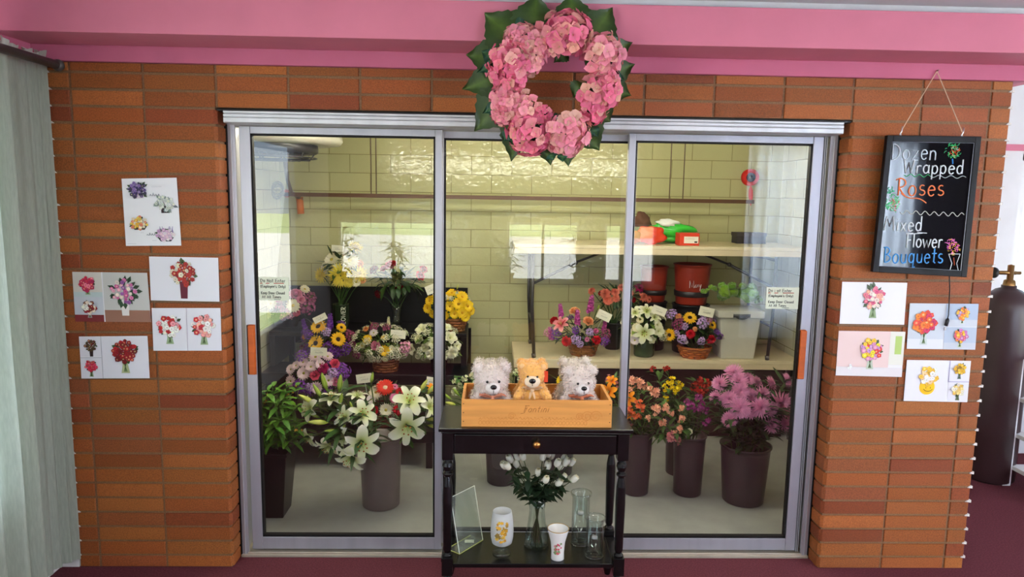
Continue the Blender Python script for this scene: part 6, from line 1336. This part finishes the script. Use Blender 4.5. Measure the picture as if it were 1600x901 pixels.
# ------------------------------------------------------------------ curtains
def curtain(path, z0, z1, label, mat='fabric', col=srgb(176, 182, 168), hem=True):
    n = len(path); rows = 24; V = []; C = []
    base = Vector((*path[n//2], z0)); t = thing('curtain', label, 'curtain', base)
    for j in range(rows+1):
        f = j/rows
        for i, (x, y) in enumerate(path):
            k = 1+.35*(1-f); cx_, cy_ = path[n//2]
            V.append((x+.006*math.sin(i*.6+f*3)*(1-f), y-(.004*abs(math.sin(i*1.1+f*4))), z0+(z1-z0)*f)); C.append(jit(col, .012))
    F = [(j*n+i, j*n+i+1, (j+1)*n+i+1, (j+1)*n+i) for j in range(rows) for i in range(n-1)]
    mb = MB(); mb.add(V, F, C); o = mb.build('fabric', M[mat], t, True)
    return t
kn = [(-1.998, -.02), (-2.03, -.032), (-2.024, -.048), (-2.05, -.065), (-2.044, -.09), (-2.055, -.12), (-2.045, -.155), (-2.056, -.195), (-2.04, -.235), (-1.985, -.275), (-2.0, -.305), (-2.05, -.335), (-2.0, -.37), (-1.965, -.41), (-2.03, -.45), (-1.98, -.50), (-2.04, -.55), (-1.97, -.62), (-2.04, -.70), (-1.98, -.80), (-2.05, -.92), (-1.98, -1.05), (-2.05, -1.2), (-1.98, -1.35), (-2.05, -1.5), (-1.99, -1.65), (-2.05, -1.8)]
pth = []
for i in range(len(kn)-1):
    p0, p1, p2, p3 = (kn[max(0, min(len(kn)-1, i+k))] for k in (-1, 0, 1, 2))
    for j in range(6):
        t_ = j/6; pth.append(tuple(.5*(2*p1[k]+(p2[k]-p0[k])*t_+(2*p0[k]-5*p1[k]+4*p2[k]-p3[k])*t_*t_+(3*p1[k]-p0[k]-3*p2[k]+p3[k])*t_**3) for k in (0, 1)))
ct = curtain(pth, .05, 2.19, 'grey-green linen curtain gathered on a dark rod at the left edge')
mb = MB(); pts = pth[:60]
mb.add([(x+.001, y, 2.185+.0*i) for i, (x, y) in enumerate(pts)]+[(x+.012*math.sin(i*1.3), y, 2.228+.008*math.sin(i*.9)) for i, (x, y) in enumerate(pts)], [(i, i+1, 60+i+1, 60+i) for i in range(59)], srgb(206, 208, 198)); mb.build('heading', M['fabric'], ct, True)
RDc = srgb(70, 68, 66)
t = thing('curtain_rod', 'dark grey curtain rod at the top left corner', 'curtain rod', (-1.95, -.02, 2.17))
mb = MB(); mb.tube([(-1.95, -.026, 2.176), (-1.945, -1.9, 2.176)], .017, RDc, 14); mb.build('pole', M['satin'], t, True)
mb = MB(); mb.ball((-1.95, -.03, 2.176), (.024, .022, .024), RDc, 14, 9); mb.build('finial', M['satin'], t, True)
mb = MB(); mb.tube([(-2.06, -1.2, 2.19), (-1.95, -1.2, 2.176)], .009, RDc, 8); mb.tube([(-2.03, -.002, 2.176), (-1.95, -.02, 2.176)], .006, RDc, 8); mb.build('bracket', M['satin'], t)
M['sheer'] = material('sheer_voile', .8, .1, noise=.06, nscale=120, stretch=(1, 1, .1), transl=.7)
pth = [(CURX[0]+i*.018, -4.88+.03*math.sin(i*.75)+.012*math.sin(i*.31)) for i in range(103)]
curtain(pth, .05, 2.38, 'pale sheer curtain drawn across the big shop window', 'sheer', srgb(222, 230, 244))

# ------------------------------------------------------------------ gas tank and white shelf on the right
TX, TYY = 2.905, 1.08
t = thing('gas_cylinder', 'tall dark brown gas cylinder standing against the white wall at right', 'gas cylinder', (TX, TYY, 0))
mb = MB(); TB2 = srgb(58, 38, 40); R = .135
mb.lathe([(.001, .0), (R-.01, .0), (R, .015), (R, 1.05), (R*.97, 1.09), (R*.8, 1.14), (R*.5, 1.175), (R*.3, 1.185), (R*.3, 1.2)], (TX, TYY, 0), TB2, 40, cap1=True); mb.build('body', M['satin'], t, True)
mb = MB(); br = srgb(150, 116, 70)
mb.lathe([(.035, 1.2), (.03, 1.23), (.018, 1.235), (.018, 1.32), (.001, 1.325)], (TX, TYY, 0), br, 16); mb.tube([(TX-.09, TYY, 1.275), (TX+.06, TYY, 1.275)], .012, br, 10); mb.build('valve', M['metal'], t, True)
mb = MB(); mb.lathe([(.0, -.01), (.03, -.01), (.034, 0), (.03, .01), (.0, .01)], (TX-.1, TYY, 1.275), srgb(30, 26, 28), 14, (1, 0, 0)); mb.tube([(TX-.11-.02*math.sin(a), TYY, 1.275+.026*math.cos(a)) for a in [PI*i/8 for i in range(9)]], .004, srgb(40, 36, 38), 6); mb.build('handwheel', M['plastic'], t, True)
sx = 2.90
t = thing('white_shelf', 'white wooden shelf unit at the far right edge, before the gas cylinder', 'shelf', (sx+.35, .82, 0))
for y in (.70, .98):
    mb = MB(); mb.box(sx, sx+.05, y-.03, y, 0, .78, WHITE); mb.build('post', M['satin'], t, bevel=.003)
for z in (.10, .30, .52, .76):
    mb = MB(); mb.box(sx+.051, sx+.7, .68, .98, z, z+.025, WHITE); mb.build('shelf_board', M['satin'], t, bevel=.002)

# leafy plants added on the sill to break up reflections in the door glass
mb = MB(); mb.box(-2.05, 1.8, -5.0, -4.8, .63, .66, srgb(150, 140, 130)); struct(mb.build('trim_7', M['matte'], bevel=.003))
for k, (x, hh, wd) in enumerate(((-1.95, .62, .30), (-1.30, .40, .22), (-.62, .66, .26), (.0, .46, .22), (.84, .60, .28))):
    c = Vector((x, -4.9, .6605))
    lab = ('added tall leafy pot plant at the left end of the shop window sill', 'added small leafy pot plant, second on the shop window sill', 'added tall leafy pot plant between the two main shop windows', 'added small leafy pot plant at the left of the middle shop window', 'added bushy pot plant at the right of the middle shop window')[k]
    t = thing('added_potted_plant', lab, 'plant', c)
    bucket_mesh(c, .05, .07, .11, srgb(150, 84, 56)).build('pot', M['plastic'], t, True)
    mb = MB()
    for i in range(70):
        a = random.uniform(0, 2*PI); z = .1+hh*random.random(); r_ = wd*.5*random.random()
        q = c+Vector((r_*math.cos(a), r_*math.sin(a)*.4, z)); mb.leaf(q, Vector((math.cos(a), math.sin(a)*.6, random.uniform(-.3, .8))), random.uniform(.09, .16), random.uniform(.03, .05), jit(mix(GREEN, DGREEN, random.random()), .2), .6)
    for i in range(6): a = i; mb.tube([c+Vector((0, 0, .08)), c+Vector((.08*math.cos(a), .04*math.sin(a), .1+hh*.8))], .004, GREEN, 4, False)
    mb.build('foliage', M['leaf'], t, True)
